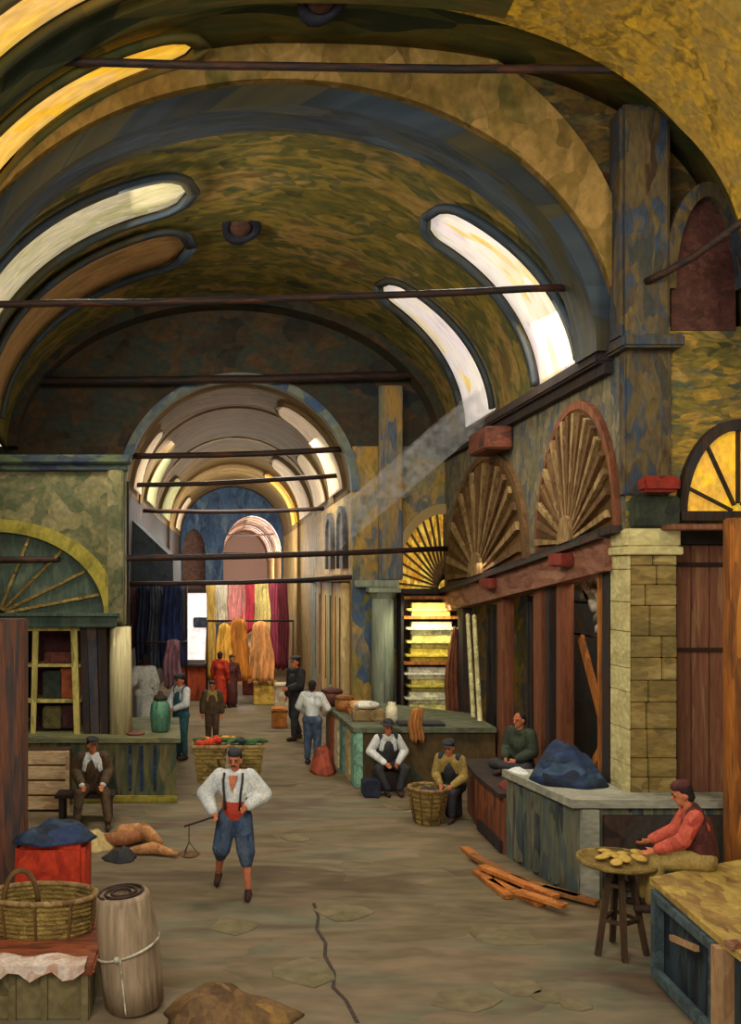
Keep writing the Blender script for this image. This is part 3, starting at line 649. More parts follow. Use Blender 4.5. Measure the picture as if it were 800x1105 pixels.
# bracket and dark box above it
b = B(); b.box(XR+0.05, 5.68, 11.60, 12.0, 4.54, 4.93, bev=0.02)
r_ = b.build('bracket_box', paint('dark_green_timber', [(44, 52, 40), (60, 66, 50), (36, 40, 36)], (3, 3, 2)), None, label='dark green timber block on top of the stone pillar', cat='block', origin=(5.36, 11.8, 4.54))
b = B(); b.box(XR+0.08, 5.60, 11.40, 11.60, 4.97, 5.17, bev=0.04)
b.build('red_beam', paint('red_timber', [(112, 34, 24), (140, 44, 30), (84, 30, 26)], (3, 3, 3)), None, label='short red beam end jutting above the dark green block', cat='beam', origin=(5.3, 11.5, 4.97))
for (px, py, lb) in ((612, 606, 'near'), (532, 642, 'far')):
    y = (XR-.1)*1000/(px-CX)
    b = B(); b.box(XR-0.28, XR-0.1, y-0.28, y+0.28, zl(y)-0.22, zl(y)-0.03, bev=0.02); b.build('beam_end', paint('red_timber_b', [(112, 44, 34), (134, 54, 40)], (3, 3, 3)), None, label='small red beam end under the ledge, the '+lb+' one of the two', cat='beam', group='red beam ends under the ledge', origin=(XR-.19, y, zl(y)-.22))
y = 16.9; b = B(); b.box(XR-0.5, XR-0.02, y-0.6, y+0.55, zl(y)+2.22, zl(y)+2.62, bev=0.03)
b.build('lamp_box', paint('red_brown_box', [(92, 48, 34), (120, 66, 46), (50, 36, 32)], (2, 2, 4)), None, label='red-brown wooden box fixed at the crown of the wide fan window', cat='box', origin=(XR-.2, y, zl(y)+2.2))

# plank door at the right, dark jamb, canopy
root = thing('plank_door', 'tall maroon plank door with iron straps beside the stone pillar', 'door', (6.25, 12.0, 0))
for k in range(5):
    b = B(); x0 = 5.79+k*0.235; b.box(x0, x0+0.222, 12.0, 12.06, 1.0, 4.33, bev=0.008); b.build('plank', M['plank'], root)
for z in (2.95, 4.05):
    b = B(); b.box(5.79, 6.95, 11.975, 12.0, z, z+0.055); b.build('strap', M['iron'], root)
b = B(); b.box(5.67, 5.785, 11.9, 12.1, 0, 4.5); b.build('door_jamb', M['shop_dark'], root)
b = B(); b.box(5.67, 7.2, 11.9, 12.1, 4.34, 4.5); b.build('head_board', M['shop_dark'], root)
b = B(); b.box(5.45, 7.2, 11.35, 12.0, 4.50, 4.57, bev=0.01); b.build('canopy_board', M['plank'], None, label='thin maroon canopy board above the plank door', cat='board', origin=(6.3, 11.7, 4.5))
b = B(); b.box(5.93, 6.12, 10.9, 11.09, 0, 4.62, bev=0.02); b.build('street_post', M['orange_post'], None, label='tall orange-brown post at the far right edge in front of the plank door', cat='post', origin=(6.02, 11.0, 0))

# ------------------------------------------------------------------ right counters
root = thing('stone_counter', 'grey-green stone shop counter with a pale slab top before the stone pillar', 'counter', (5.4, 11.6, 0))
b = B(); b.prism([(4.24, 11.3, 0), (7.2, 11.3, 0), (7.2, 11.62, 0), (5.0, 11.62, 0), (5.0, 13.0, 0), (3.92, 13.0, 0)], (0, 0, 1.12)); b.build('body', M['counter_stone'], root)
b = B(); b.prism([(4.18, 11.22, 1.12), (7.2, 11.22, 1.12), (7.2, 11.62, 1.12), (5.0, 11.62, 1.12), (5.0, 13.0, 1.12), (3.86, 13.0, 1.12)], (0, 0, 0.10)); b.build('slab', M['counter_top'], root)
b = B(); b.box(4.58, 7.1, 11.24, 11.30, 0.12, 1.02); b.build('panel', M['counter_dark'], root)
b = B(); b.box(4.30, 4.52, 11.22, 11.30, 0, 1.10, bev=0.01); b.build('pilaster', M['counter_top'], root)
for k in range(3):
    b = B(); y = 11.75+k*0.45; x = 4.24-(y-11.3)*0.19; b.box(x-0.05, x+0.05, y-0.1, y+0.1, 0.05, 1.08, bev=0.01); b.build('pilaster', M['counter_stone'], root)
root = thing('wooden_counter', 'low red-brown wooden counter where the vendor in green sits', 'counter', (4.3, 14.2, 0))
b = B(); b.prism([(3.90, 13.05, 0), (5.0, 13.05, 0), (5.0, 15.5, 0), (4.02, 15.5, 0), (3.90, 14.3, 0)], (0, 0, 0.80)); b.build('body', paint('russet_counter_wood', [(92, 50, 36), (142, 84, 50), (112, 62, 42), (74, 48, 44)], (4, 4, 0.7)), root)
b = B(); b.prism([(3.84, 13.05, .80), (5.0, 13.05, .80), (5.0, 15.55, .80), (3.96, 15.55, .80), (3.84, 14.3, .80)], (0, 0, 0.06)); b.build('top', M['dark_wood'], root)
b = B(); b.bar((3.88, 13.1, 0.1), (3.88, 14.3, 0.1), 0.05, 0.16); b.build('plinth', M['dark_wood'], root)

def rumple(name, cx, cy, z0, rx, ry, h, mat, label, cat, seed=1, peaks=6, parent=None, n=40):
    rnd = random.Random(seed); b = B(); pk = [(rnd.uniform(-.7, .7), rnd.uniform(-.7, .7), rnd.uniform(.3, 1), rnd.uniform(.15, .35)) for _ in range(peaks)]
    def hgt(u, v):
        r = math.sqrt(u*u+v*v); e = max(0.0, 1-r**3)
        return h*e*(0.45+0.55*min(1, sum(p[2]*math.exp(-((u-p[0])**2+(v-p[1])**2)/p[3]) for p in pk)/1.5)+0.06*math.sin(9*u+5*v+seed)+0.05*math.sin(14*v-4*u))
    m = 14; vs = [Vector((cx, cy, z0+hgt(0, 0)))]; fs = []
    for j in range(1, m+1):
        r = j/m
        for i in range(n):
            a = 2*PI*i/n; q = 1+0.08*math.sin(3*a+seed)+0.04*math.sin(7*a); u, v = r*math.cos(a), r*math.sin(a)
            vs.append(Vector((cx+u*rx*q, cy+v*ry*q, z0+(hgt(u, v) if j < m else 0.0))))
    for i in range(n): fs.append((0, 1+i, 1+(i+1) % n))
    for j in range(m-1):
        for i in range(n): fs.append((1+j*n+i, 1+(j+1)*n+i, 1+(j+1)*n+(i+1) % n, 1+j*n+(i+1) % n))
    fs.append(tuple(1+(m-1)*n+i for i in range(n))[::-1])
    b.add(vs, fs); return b.build(name, mat, parent, smooth=True, label=label, cat=cat, origin=None if parent else (cx, cy, z0))
rumple('cloth_heap', 4.52, 12.3, 1.22, 0.46, 0.55, 0.50, M['navy'], 'rumpled dark blue cloth heaped on the stone counter', 'cloth', 4)
b = B(); b.box(4.05, 4.55, 12.85, 13.0, 1.22, 1.25); 
rumple('cloth_heap', 4.25, 13.5, 0.86, 0.30, 0.35, 0.16, paint('dark_red_cloth', [(96, 34, 28), (128, 50, 40), (70, 34, 34)], (3, 3, 3)), 'small dark red cloth lying on the low wooden counter', 'cloth', 9)
rumple('white_cloth', 4.05, 12.85, 1.22, 0.12, 0.22, 0.05, M['white'], 'small folded white cloth on the corner of the stone counter', 'cloth', 12)

# orange planks and firewood on the ground
rnd = random.Random(11)
pl = [(502, 915, 545, 950), (508, 922, 575, 958), (520, 935, 600, 968), (530, 950, 585, 976), (545, 945, 625, 968), (560, 962, 610, 978), (515, 940, 550, 968), (585, 958, 645, 974)]
pdesc = ('the topmost, nearest the wooden counter', 'second from the wooden counter', 'the long middle one', 'with its end toward the viewer', 'lying along the counter foot', 'the short dark lowest one', 'the short one pointing away', 'the last one reaching the table')
for i, (x0, y0, x1, y1) in enumerate(pl):
    lay = 0.03+0.035*(i % 3)
    d0 = (CZ-lay)*1000/(y0-CY); d1 = (CZ-lay)*1000/(y1-CY); a, c = P(x0, y0, d0), P(x1, y1, d1)
    b = B(); b.bar(a+Vector((0, 0, 0.0)), c, 0.13, 0.045)
    b.build('loose_plank', paint('orange_plank_%d' % (i % 3), [[(150, 84, 36), (190, 116, 50), (120, 74, 40)], [(118, 76, 42), (150, 98, 52)], [(176, 96, 44), (200, 128, 62), (140, 76, 40)]][i % 3], (3, 3, 3)), None, label='rough orange-brown plank on the ground pile, '+pdesc[i], cat='plank', group='planks piled by the counter foot', origin=a)

# ------------------------------------------------------------------ near right bench-cabinet
root = thing('bench_cabinet', 'dark blue panelled cabinet with an ochre top under the seated man in red', 'cabinet', (5.0, 8.0, 0))
fc = [(4.06, 9.05), (3.93, 7.5), (3.86, 5.6)]
b = B(); b.prism([(4.10, 9.05, 0), (5.9, 9.9, 0), (6.4, 9.9, 0), (6.4, 5.6, 0), (3.92, 5.6, 0), (3.98, 7.5, 0)], (0, 0, 0.92)); b.build('body', M['cabinet'], root)
b = B(); b.prism([(4.02, 9.10, .92), (5.9, 9.98, .92), (6.45, 9.98, .92), (6.45, 5.6, .92), (3.84, 5.6, .92), (3.90, 7.5, .92)], (0, 0, 0.06)); b.build('top', M['cab_top'], root)
b = B(); b.bar((4.0, 8.95, 0.85), (3.93, 7.7, 0.85), 0.06, 0.08); b.bar((4.0, 8.95, 0.12), (3.93, 7.7, 0.12), 0.06, 0.1); b.bar((4.03, 8.95, .05), (4.03, 8.95, .9), 0.09); b.bar((3.95, 7.72, .05), (3.95, 7.72, .9), 0.09); b.build('door_frame', plain('slate_frame', (70, 84, 88)), root)
b = B(); b.bar((3.92, 7.55, 0), (3.92, 7.55, 0.92), 0.16, 0.1); b.build('leg', M['cab_edge'], root)
b = B(); b.bar((3.88, 6.9, 0), (3.88, 6.9, .92), .1, .1); b.build('leg', M['cab_edge'], root)
b = B(); b.bar((3.95, 8.5, 0.62), (3.93, 8.0, 0.72), 0.04, 0.05); b.build('handle', M['cab_edge'], root)
b = B(); b.bar((3.86, 7.38, 1.0), (5.6, 7.6, 1.0), 0.08, 0.05); b.build('top_batten', M['lintel'], root)
root.location.x += .13

# round three-legged table with breads
root = thing('tray_table', 'dark wooden round table on splayed legs holding flat breads', 'table', (4.1, 9.7, 0))
b = B(); b.lathe((4.1, 9.7, 0.93), [(0.02, 0), (0.40, 0), (0.42, 0.02), (0.42, 0.05), (0.38, 0.05), (0.37, 0.035), (0.02, 0.035)], 28); b.build('tabletop', M['wicker'], root, smooth=True)
for k, a in enumerate((200, 340, 80, 260)):
    t = math.radians(a); dx, dy = math.cos(t), math.sin(t)
    b = B(); b.bar((4.1+0.10*dx, 9.7+0.10*dy, 0.93), (4.1+0.27*dx, 9.7+0.27*dy, 0), 0.055, 0.045); b.build('leg', M['stool'], root)
b = B(); q = [Vector((4.1+0.20*math.cos(math.radians(a)), 9.7+0.20*math.sin(math.radians(a)), 0.36)) for a in (200, 260, 340, 80)]
for i in range(4): b.bar(q[i], q[(i+1) % 4], 0.035, 0.035)
b.build('stretcher', M['stool'], root)
b = B(); q = [Vector((4.1+0.13*math.cos(math.radians(a)), 9.7+0.13*math.sin(math.radians(a)), 0.72)) for a in (200, 260, 340, 80)]
for i in range(4): b.bar(q[i], q[(i+1) % 4], 0.035, 0.035)
b.build('stretcher', M['stool'], root)
rnd = random.Random(3)
for i in range(9):
    a = i*2.4; r = 0.09*math.sqrt(i)*1.0; x, y = 4.1+r*math.cos(a), 9.7+r*math.sin(a)
    b = B(); b.ell((x, y, 0.995+0.012*(i % 3)), (0.085, 0.06, 0.022), Euler((0.1*(i % 3), 0.15, a)))
    b.build('flat_bread', M['bread'], None, smooth=True, label='small golden flat bread lying on the round table', cat='bread', group='flat breads on the round table', origin=(x, y, 0.98))

# ------------------------------------------------------------------ wicker baskets
def basket(name, c, r0, r1, h, label, group=None, sx=1, sy=1, handle=False, mat='wicker', rows=8, cat='basket'):
    root = thing(name, label, cat, c, group); c = Vector(c); n = 30
    prof = []
    for k in range(rows*2+1):
        v = k/(rows*2); prof.append((r0+(r1-r0)*v+0.012*(k % 2), h*v))
    ins = [(r-0.035, z) for r, z in prof][::-1]; ins = [(r, max(z, 0.03)) for r, z in ins]
    b = B(); b.lathe(c, [(0.01, 0.0)]+prof+ins+[(0.01, 0.03)], n, sx, sy); b.build('body', M[mat], root, smooth=False)
    b = B(); ring_ = [c+Vector((r1*sx*math.cos(2*PI*i/24), r1*sy*math.sin(2*PI*i/24), h)) for i in range(25)]; b.tube(ring_, 0.028, 8); b.build('rim', M['fan_slat'], root, smooth=True)
    for i in range(10):
        a = 2*PI*(i+.5)/10; e = 1.02
        b = B(); b.bar(c+Vector(((r0+.012)*sx*e*math.cos(a), (r0+.012)*sy*e*math.sin(a), 0.01)), c+Vector(((r1+.008)*sx*e*math.cos(a), (r1+.008)*sy*e*math.sin(a), h-0.01)), 0.022, 0.02); b.build('stake', M['fan_slat_dark'], root)
    if handle:
        b = B(); b.tube([c+Vector((r1*sx*0.30*math.cos(t)-r1*sx*0.28, -r1*sy*0.75, h+0.30*math.sin(t))) for t in ts(0, 180, 16)], 0.026, 8); b.build('handle', M['fan_slat_dark'], root, smooth=True)
    return root
basket('wicker_basket', (3.20, 14.75, 0), 0.20, 0.30, 0.56, 'tall ochre wicker basket on the ground before the man in the cap')
rumple('dark_goods', 3.20, 14.75, 0.46, 0.24, 0.24, 0.12, M['dark_cloth'], 'dark cloth filling the tall wicker basket', 'cloth', 3)

# ------------------------------------------------------------------ middle right counter and end-wall shop
root = thing('display_counter', 'brown and mint display counter with a pale top in front of the linens', 'counter', (3.8, 18.2, 0))
b = B(); b.prism([(2.42, 17.25, 0), (5.0, 17.25, 0), (5.0, 19.0, 0), (3.0, 20.9, 0), (2.2, 20.6, 0)], (0, 0, 1.02)); b.build('body', paint('umber_olive_counter', [(74, 60, 38), (98, 80, 48), (86, 68, 42), (66, 70, 52)], (2, 2, 1)), root)
b = B(); b.prism([(2.34, 17.17, 1.02), (5.0, 17.17, 1.02), (5.0, 19.0, 1.02), (3.0, 20.9, 1.02), (2.12, 20.6, 1.02)], (0, 0, 0.09)); b.build('top', paint('olive_mint_top', [(74, 74, 56), (104, 112, 88), (66, 60, 44)], (2, 4, 3)), root)
for k, (mt, y) in enumerate((((120, 160, 138), 17.5), ((184, 158, 112), 18.0), ((92, 132, 118), 18.6), ((196, 176, 136), 19.2), ((160, 84, 60), 19.8))):
    x = 2.42-(y-17.25)*0.065; b = B(); b.box(x-0.04, x+0.03, y-0.28, y+0.28, 0, 1.0, bev=0.01); b.build('side_panel', plain('counter_panel_%d' % k, mt), root)
b = B(); b.box(2.40, 2.52, 17.18, 17.26, 0, 1.02); b.build('corner_board', plain('mint_board', (120, 160, 138)), root)
# column by the corridor mouth
def column(name, c, r, z0, z1, mat, label):
    root = thing(name, label, 'column', (c[0], c[1], z0))
    b = B(); b.lathe((c[0], c[1], 0), [(r, z0+0.25), (r*0.94, z0+(z1-z0)*.6), (r*0.9, z1-0.25)], 20); b.build('shaft', mat, root, smooth=True)
    b = B(); b.lathe((c[0], c[1], 0), [(r*1.25, z0), (r*1.25, z0+0.12), (r*1.08, z0+0.17), (r, z0+0.25)], 20); b.build('base', mat, root)
    b = B(); b.lathe((c[0], c[1], 0), [(r*0.9, z1-0.25), (r*1.15, z1-0.15), (r*1.2, z1-0.1)], 20); b.box(c[0]-r*1.3, c[0]+r*1.3, c[1]-r*1.3, c[1]+r*1.3, z1-0.1, z1); b.build('capital', mat, root)
    return root
column('round_column', (3.55, 21.1), 0.27, 0.0, 3.65, M['col_grey'], 'grey-green round column at the corridor mouth beside the linen shelf')
b = B(); b.box(2.95, 3.95, 21.2, 21.5, 3.66, 3.82, bev=0.02); struct('trim_16', b, M['col_grey'])
b = B(); b.box(3.5, 4.05, 21.30, 21.46, 3.82, 8.3, bev=.03); b.box(3.42, 4.13, 21.26, 21.46, 5.7, 5.85, bev=.02); struct('trim_17', b, paint('blue_beige_pilaster', [(58, 78, 108), (140, 128, 98), (80, 96, 116), (168, 132, 66), (110, 112, 96)], (3, 3, .6)))
# linens shelf
root = thing('linen_shelf', 'shelf bay in the end wall stacked with bright linens', 'shelf', (4.55, 21.2, 0))
b = B(); b.box(3.95, 5.4, 21.40, 21.48, 0.4, 3.5); b.build('back_board', M['umber'], root)
for z in (3.40, 2.95, 1.92, 0.68):
    b = B(); b.box(3.95, 5.3, 20.85, 21.40, z, z+0.06); b.build('shelf_board', M['orange_post'], root)
for x in (3.92, 5.3):
    b = B(); b.box(x, x+0.06, 20.85, 21.4, 0.0, 3.5); b.build('side_panel', M['dark_wood'], root)
lin_c = [(214, 206, 128), (226, 220, 186), (204, 190, 96), (232, 226, 200), (216, 196, 84)]
def folded(c, sx, sy, h, mat, label, group, name='folded_linen', cat='linen'):
    b = B(); b.box(c[0]-sx/2, c[0]+sx/2, c[1]-sy/2, c[1]+sy/2, c[2], c[2]+h, bev=h*0.42)
    b.box(c[0]-sx/2+0.01, c[0]+sx/2-0.01, c[1]-sy/2-0.012, c[1]-sy/2+0.03, c[2]+h*0.42, c[2]+h*0.58)
    return b.build(name, mat, None, smooth=False, label=label, cat=cat, group=group, origin=c)
k = 0
for z0_, z1_, nm in ((0.74, 1.92, 'bottom'), (1.98, 2.95, 'middle'), (3.01, 3.38, 'top')):
    n_ = max(1, int((z1_-z0_)/0.28)); h = (z1_-z0_-0.06)/n_
    for i in range(n_):
        pos = 'the only one' if n_ == 1 else ['first', 'second', 'third', 'fourth', 'fifth', 'sixth'][i]+' from the bottom'
        folded((4.62+rnd.uniform(-.03, .03), 21.10, z0_+i*h), 1.16+rnd.uniform(-.06, .04), 0.45, h-0.012, plain('linen_%d' % (k % 5), lin_c[k % 5], emit=0.0), 'bright folded linen on the %s board of the linen shelf, %s' % (nm, pos), 'folded linens on the end wall shelf'); k += 1
area('linen_shelf_light', (4.5, 20.5, 3.2), (4.6, 21.3, 1.7), 0.8, 0.3, 20, (1.0, 0.9, 0.55))  # warm area light set close before the linens
garment(442, 458, 764, 800, 17.1, paint('orange_scarf_cloth', [(150, 96, 50), (186, 126, 66)], (5, 5, 3)), 'orange scarf hanging over the edge of the display counter', 'hanging_scarf', 'scarf', taper=0.8, seed=8)
# goods on the display counter
goods = [(352, 'round_hamper', 2.28, 20.1, .24, .30, (92, 52, 40), 'dark brown round hamper at the far end of the display counter'),
         (366, 'round_hamper', 2.45, 19.3, .20, .26, (150, 98, 52), 'tan round hamper next to the dark brown hamper')]
for _, nm, x, y, r, h, c_, lb in goods:
    root = thing(nm, lb, 'hamper', (x, y, 1.11))
    b = B(); b.lathe((x, y, 1.11), [(r*.85, 0), (r, h*.5), (r*.95, h)], 18); b.build('body', plain('hamper_'+str(_), c_), root, smooth=True)
    b = B(); b.lathe((x, y, 1.11+h), [(r*1.03, 0), (r*.9, .05), (r*.3, .09), (.01, .1)], 18); b.build('lid', plain('hamper_lid_'+str(_), tuple(int(v*.85) for v in c_)), root, smooth=True)
for i, (x, y, z, sx, sy, h, c_, lb) in enumerate(((2.75, 18.9, 1.11, .55, .5, .13, (196, 132, 66), 'orange flat box at the bottom of the pile on the display counter'), (2.72, 18.9, 1.24, .42, .4, .12, (214, 156, 88), 'lighter orange flat box topping the pile on the display counter'), (2.75, 18.05, 1.11, .62, .4, .22, (140, 116, 76), 'khaki box holding a white loaf on the display counter'))):
    b = B(); b.box(x-sx/2, x+sx/2, y-sy/2, y+sy/2, z, z+h, bev=.03); b.build('flat_box', plain('flat_box_%d' % i, c_), None, label=lb, cat='box', origin=(x, y, z))
b = B(); b.ell((2.72, 18.05, 1.41), (.26, .16, .085)); b.build('white_loaf', plain('white_loaf', (226, 220, 206)), None, smooth=True, label='white oval loaf lying on the khaki box', cat='bread', origin=(2.72, 18.05, 1.33))
b = B(); b.lathe((3.15, 17.7, 1.11), [(.09, 0), (.12, .1), (.11, .3), (.07, .36), (.08, .4)], 16); b.build('white_jug', plain('cream_jug', (214, 204, 172)), None, smooth=True, label='cream upright jug at the front of the display counter', cat='jug', origin=(3.15, 17.7, 1.11))
b = B(); b.box(3.2, 4.1, 17.3, 17.75, 1.11, 1.16, bev=.02); b.build('dark_tray', M['dark_cloth'], None, label='flat dark tray on the display counter beside the column', cat='tray', origin=(3.6, 17.5, 1.11))
rumple('red_sack', 1.93, 18.5, 0, 0.26, 0.36, 0.5, paint('russet_sack_cloth', [(134, 56, 42), (164, 80, 58), (110, 50, 42)], (3, 3, 3)), 'russet sack slumped against the side of the display counter', 'sack', 6)

# ------------------------------------------------------------------ corridor right wall: shutters and blind niches
yb = 21.95
for i, (wd, c_, lb) in enumerate(((1.0, (206, 178, 122), 'cream'), (0.9, (204, 150, 84), 'orange'), (1.3, (164, 156, 118), 'grey-green'), (1.3, (214, 172, 108), 'golden'), (1.5, (150, 124, 92), 'brown-grey'), (1.7, (130, 144, 134), 'blue-grey'))):
    y = yb+wd/2; yb += wd+.05; x0 = 2.70+.03*(i % 2)
    b = B(); b.box(x0, 2.91, y-wd/2, y+wd/2, 0, 3.75, bev=.02)
    r_ = b.build('shop_shutter', plain('shutter_'+lb, c_, scale=(3, 3, .6)), None, label=lb+' wooden shopfront panel along the corridor right wall, '+('first', 'second', 'third', 'fourth', 'fifth', 'sixth')[i]+' from the column', cat='shopfront', group='corridor shopfront panels', origin=(2.8, y, 0))
    b = B(); b.box(x0-.03, x0, y-wd*.42, y-wd*.36, 1.1, 3.4); b.build('batten', plain('dull_batten', (104, 92, 70)), r_)
b = B(); b.box(2.5, 2.91, 21.9, 30.4, 3.78, 3.95, bev=.02); struct('trim_26', b, M['corr_wall'])
for i, y in enumerate((23.0, 25.6)):
    b = B(); A = [(2.90, y+.55*math.cos(t), 4.95+.55*math.sin(t)) for t in ts(0, 180, 16)]; A = [(2.9, y+.55, 4.1)]+A+[(2.9, y-.55, 4.1)]
    b.prism(A, (-0.05, 0, 0)); r_ = b.build('window_%d' % (30+i), plain('mauve_blind_window', (96, 84, 78)), None); r_['kind'] = 'structure'
    A2 = [(2.9, y+(.7 if p[1] > y else -.7) if abs(p[1]-y) > .54 and p[2] < 4.96 else y+(p[1]-y)*1.27, p[2] if p[2] < 4.2 else 4.95+(p[2]-4.95)*1.27) for p in A]
    b = B(); b.strip(A, A2, (-0.12, 0, 0)); b.build('window_frame', M['blue_rib'] if False else plain('slate_niche_trim', (66, 66, 66)), r_)

# canopy and dark coats at the corridor left wall
b = B(); b.prism([(-2.36, 23.2, 3.4), (-1.35, 23.2, 3.4), (-1.35, 23.2, 4.35), (-2.36, 23.2, 5.3)], (0, 4.0, 0)); r_ = b.build('shop_canopy', paint('slate_canopy_cloth', [(48, 56, 66), (66, 74, 78), (44, 48, 56)], (2, 2, 2)), None, label='dark slate box canopy along the corridor left wall', cat='canopy', origin=(-1.9, 23.2, 3.4))
gl = []
for i, (x0, x1, y0, y1, c_, lb) in enumerate(((136, 150, 634, 700, (84, 48, 50), 'dark maroon'), (146, 166, 632, 726, (36, 42, 66), 'navy'), (160, 178, 632, 722, (62, 66, 78), 'slate grey'), (172, 200, 630, 720, (30, 40, 76), 'deep blue'), (176, 196, 690, 742, (128, 92, 100), 'dusty pink'))):
    garment(x0, x1, y0, y1, 23.0-0.16*i if i < 4 else 22.3, paint('coat_%d' % i, [tuple(int(v*.7) for v in c_), c_, tuple(int(v*1.3) for v in c_)], (5, 5, 1.5)), lb+' garment hanging at the left side of the corridor mouth', 'hanging_garment', 'garment', 'dark garments at the corridor mouth', seed=i)
# bright garments on the rail across the far corridor
b = B(); b.tube([(-2.3, 29.3, 3.72), (0.2, 29.3, 3.66), (2.85, 29.3, 3.72)], 0.03, 8); b.build('clothes_rail', M['iron'], None, smooth=True, label='thin iron rail carrying the bright garments across the corridor', cat='rail')
hang = [(222, 233, 629, 735, (198, 164, 84), 'mustard long robe'), (229, 247, 630, 672, (214, 206, 182), 'cream short shirt'), (245, 266, 628, 676, (214, 140, 136), 'pale pink shirt'), (258, 280, 628, 682, (186, 60, 76), 'crimson shawl'), (274, 292, 628, 690, (226, 206, 132), 'pale yellow shawl'), (288, 302, 628, 720, (150, 64, 84), 'plum tapering gown'), (300, 312, 628, 722, (96, 38, 46), 'dark maroon long gown')]
for i, (x0, x1, y0, y1, c_, lb) in enumerate(hang):
    garment(x0, x1, y0, y1, 29.22+0.05*(i % 2), paint('bright_%d' % i, [tuple(int(v*.8) for v in c_), c_, tuple(min(255, int(v*1.15)) for v in c_)], (4, 4, 1.2), emit=0), lb+' hanging on the rail across the far corridor', 'hanging_garment', 'garment', 'bright garments on the corridor rail', seed=20+i, taper=0.8)
low = [(232, 252, 672, 735, (206, 158, 66), 'golden robe with a pale edge'), (243, 271, 667, 734, (186, 118, 46), 'amber wide robe'), (268, 296, 670, 736, (212, 150, 92), 'peach and white robe')]
b = B(); b.tube([(-0.6, 28.0, 2.55), (2.0, 28.0, 2.55)], 0.03, 8); b.tube([(-0.6, 28.0, 0), (-0.6, 28.0, 2.57)], 0.03, 8); b.tube([(2.0, 28.0, 0), (2.0, 28.0, 2.57)], 0.03, 8); b.build('garment_rack', M['iron'], None, smooth=True, label='low iron rack carrying the three golden robes', cat='rack', origin=(0.7, 28, 0))
for i, (x0, x1, y0, y1, c_, lb) in enumerate(low):
    garment(x0, x1, y0, y1, 27.85+0.05*i, paint('robe_%d' % i, [tuple(int(v*.75) for v in c_), c_, tuple(min(255, int(v*1.2)) for v in c_)], (4, 4, 1.0)), lb+' hanging on the low rack in the corridor', 'hanging_robe', 'robe', 'golden robes on the low rack', seed=40+i, taper=0.6)
# bright opening at the end left, with frame and red counter below
b = B(); A0 = P(201, 640, 31.5); A1 = P(227, 712, 31.5); b.box(A0.x, A1.x, 31.5, 31.55, A1.z, A0.z); r_ = b.build('door_1', M['street_light'], None); r_['kind'] = 'structure'
b = B(); b.box(A0.x-.12, A0.x, 31.4, 31.6, 0, A0.z+.15); b.box(A1.x, A1.x+.12, 31.4, 31.6, 0, A0.z+.15); b.box(A0.x, A1.x, 31.4, 31.6, A0.z, A0.z+.15); b.box(A0.x, A1.x, 31.4, 31.6, A1.z-.12, A1.z); b.build('door_frame', M['dark_wood'], r_)
b = B(); a_ = P(213, 671, 31.3); b.box(a_.x-.14, A1.x+.1, 31.3, 31.42, a_.z-.2, a_.z+.15, bev=.03); b.build('hanging_sign', plain('slate_sign', (66, 74, 96)), None, label='small slate-blue board fixed across the post of the bright opening', cat='board', origin=a_)
b = B(); a_ = P(196, 716, 30.0); c2_ = P(222, 757, 28.8); b.box(a_.x, c2_.x, 29.0, 30.2, 0, a_.z, bev=.03); r_ = b.build('red_counter', paint('rust_red_counter', [(150, 62, 36), (176, 78, 44), (110, 50, 36)], (3, 3, 1)), None, label='rust-red counter below the bright opening', cat='counter', origin=(a_.x+.4, 29.5, 0))
b = B(); b.box(a_.x-.05, c2_.x+.05, 28.9, 30.3, a_.z, a_.z+.07); b.build('top', M['dark_wood'], r_)
# boxes on the corridor floor
for i, (px0, px1, pyt, pyb, c_, lb, nm) in enumerate(((274, 300, 736, 761, (204, 166, 74), 'bright yellow cloth-covered crate on the corridor floor', 'yellow_crate'), (297, 318, 738, 768, (196, 180, 150), 'cream crate beside the bright yellow crate', 'cream_crate'), (294, 310, 765, 786, (176, 112, 52), 'tan basket box on the ground by the man in the flat cap', 'tan_box'), (262, 276, 712, 750, (100, 46, 38), 'dark maroon chest in front of the golden robes', 'maroon_chest'))):
    d = CZ*1000/(pyb-CY); a_ = P(px0, pyt, d); c2_ = P(px1, pyb, d)
    b = B(); b.box(a_.x, c2_.x, d, d+0.5, 0, a_.z, bev=.03); r_ = b.build(nm, plain('crate_c%d' % i, c_), None, label=lb, cat='crate', origin=((a_.x+c2_.x)/2, d, 0))
    b = B(); b.box(a_.x-.02, c2_.x+.02, d-.02, d+.1, a_.z-.1, a_.z-.04); b.build('lid', plain('crate_l%d' % i, tuple(int(v*.7) for v in c_)), r_)

# ------------------------------------------------------------------ left shop block
b = B(); b.prism([(-5.6, 16.6, 3.05), (-1.83, 16.6, 3.05), (-1.83, 16.6, 5.95), (-5.6, 16.6, 5.95)], (0, 0.3, 0)); b.prism([(-1.99, 16.9, 3.05), (-1.83, 16.9, 3.05), (-2.40, 21.5, 3.05), (-2.6, 21.5, 3.05)], (0, 0, 2.9))
b.prism([(-5.6, 16.9, 5.8), (-1.99, 16.9, 5.8), (-2.6, 21.5, 5.8), (-5.6, 21.5, 5.8)], (0, 0, .15))
struct('wall_left', b, M['end_left'])
b = B(); b.box(-5.6, -1.72, 16.42, 16.75, 5.92, 6.08, bev=.03); b.box(-5.6, -1.78, 16.5, 16.75, 5.80, 5.92, bev=.02); struct('trim_27', b, paint('blue_black_cornice', [(34, 42, 60), (52, 62, 66), (80, 92, 50)], (1.5, 3, 3)))
b = B(); b.box(-2.12, -1.84, 16.38, 16.6, 3.1, 5.8, bev=.02); struct('trim_28', b, M['end_left'])
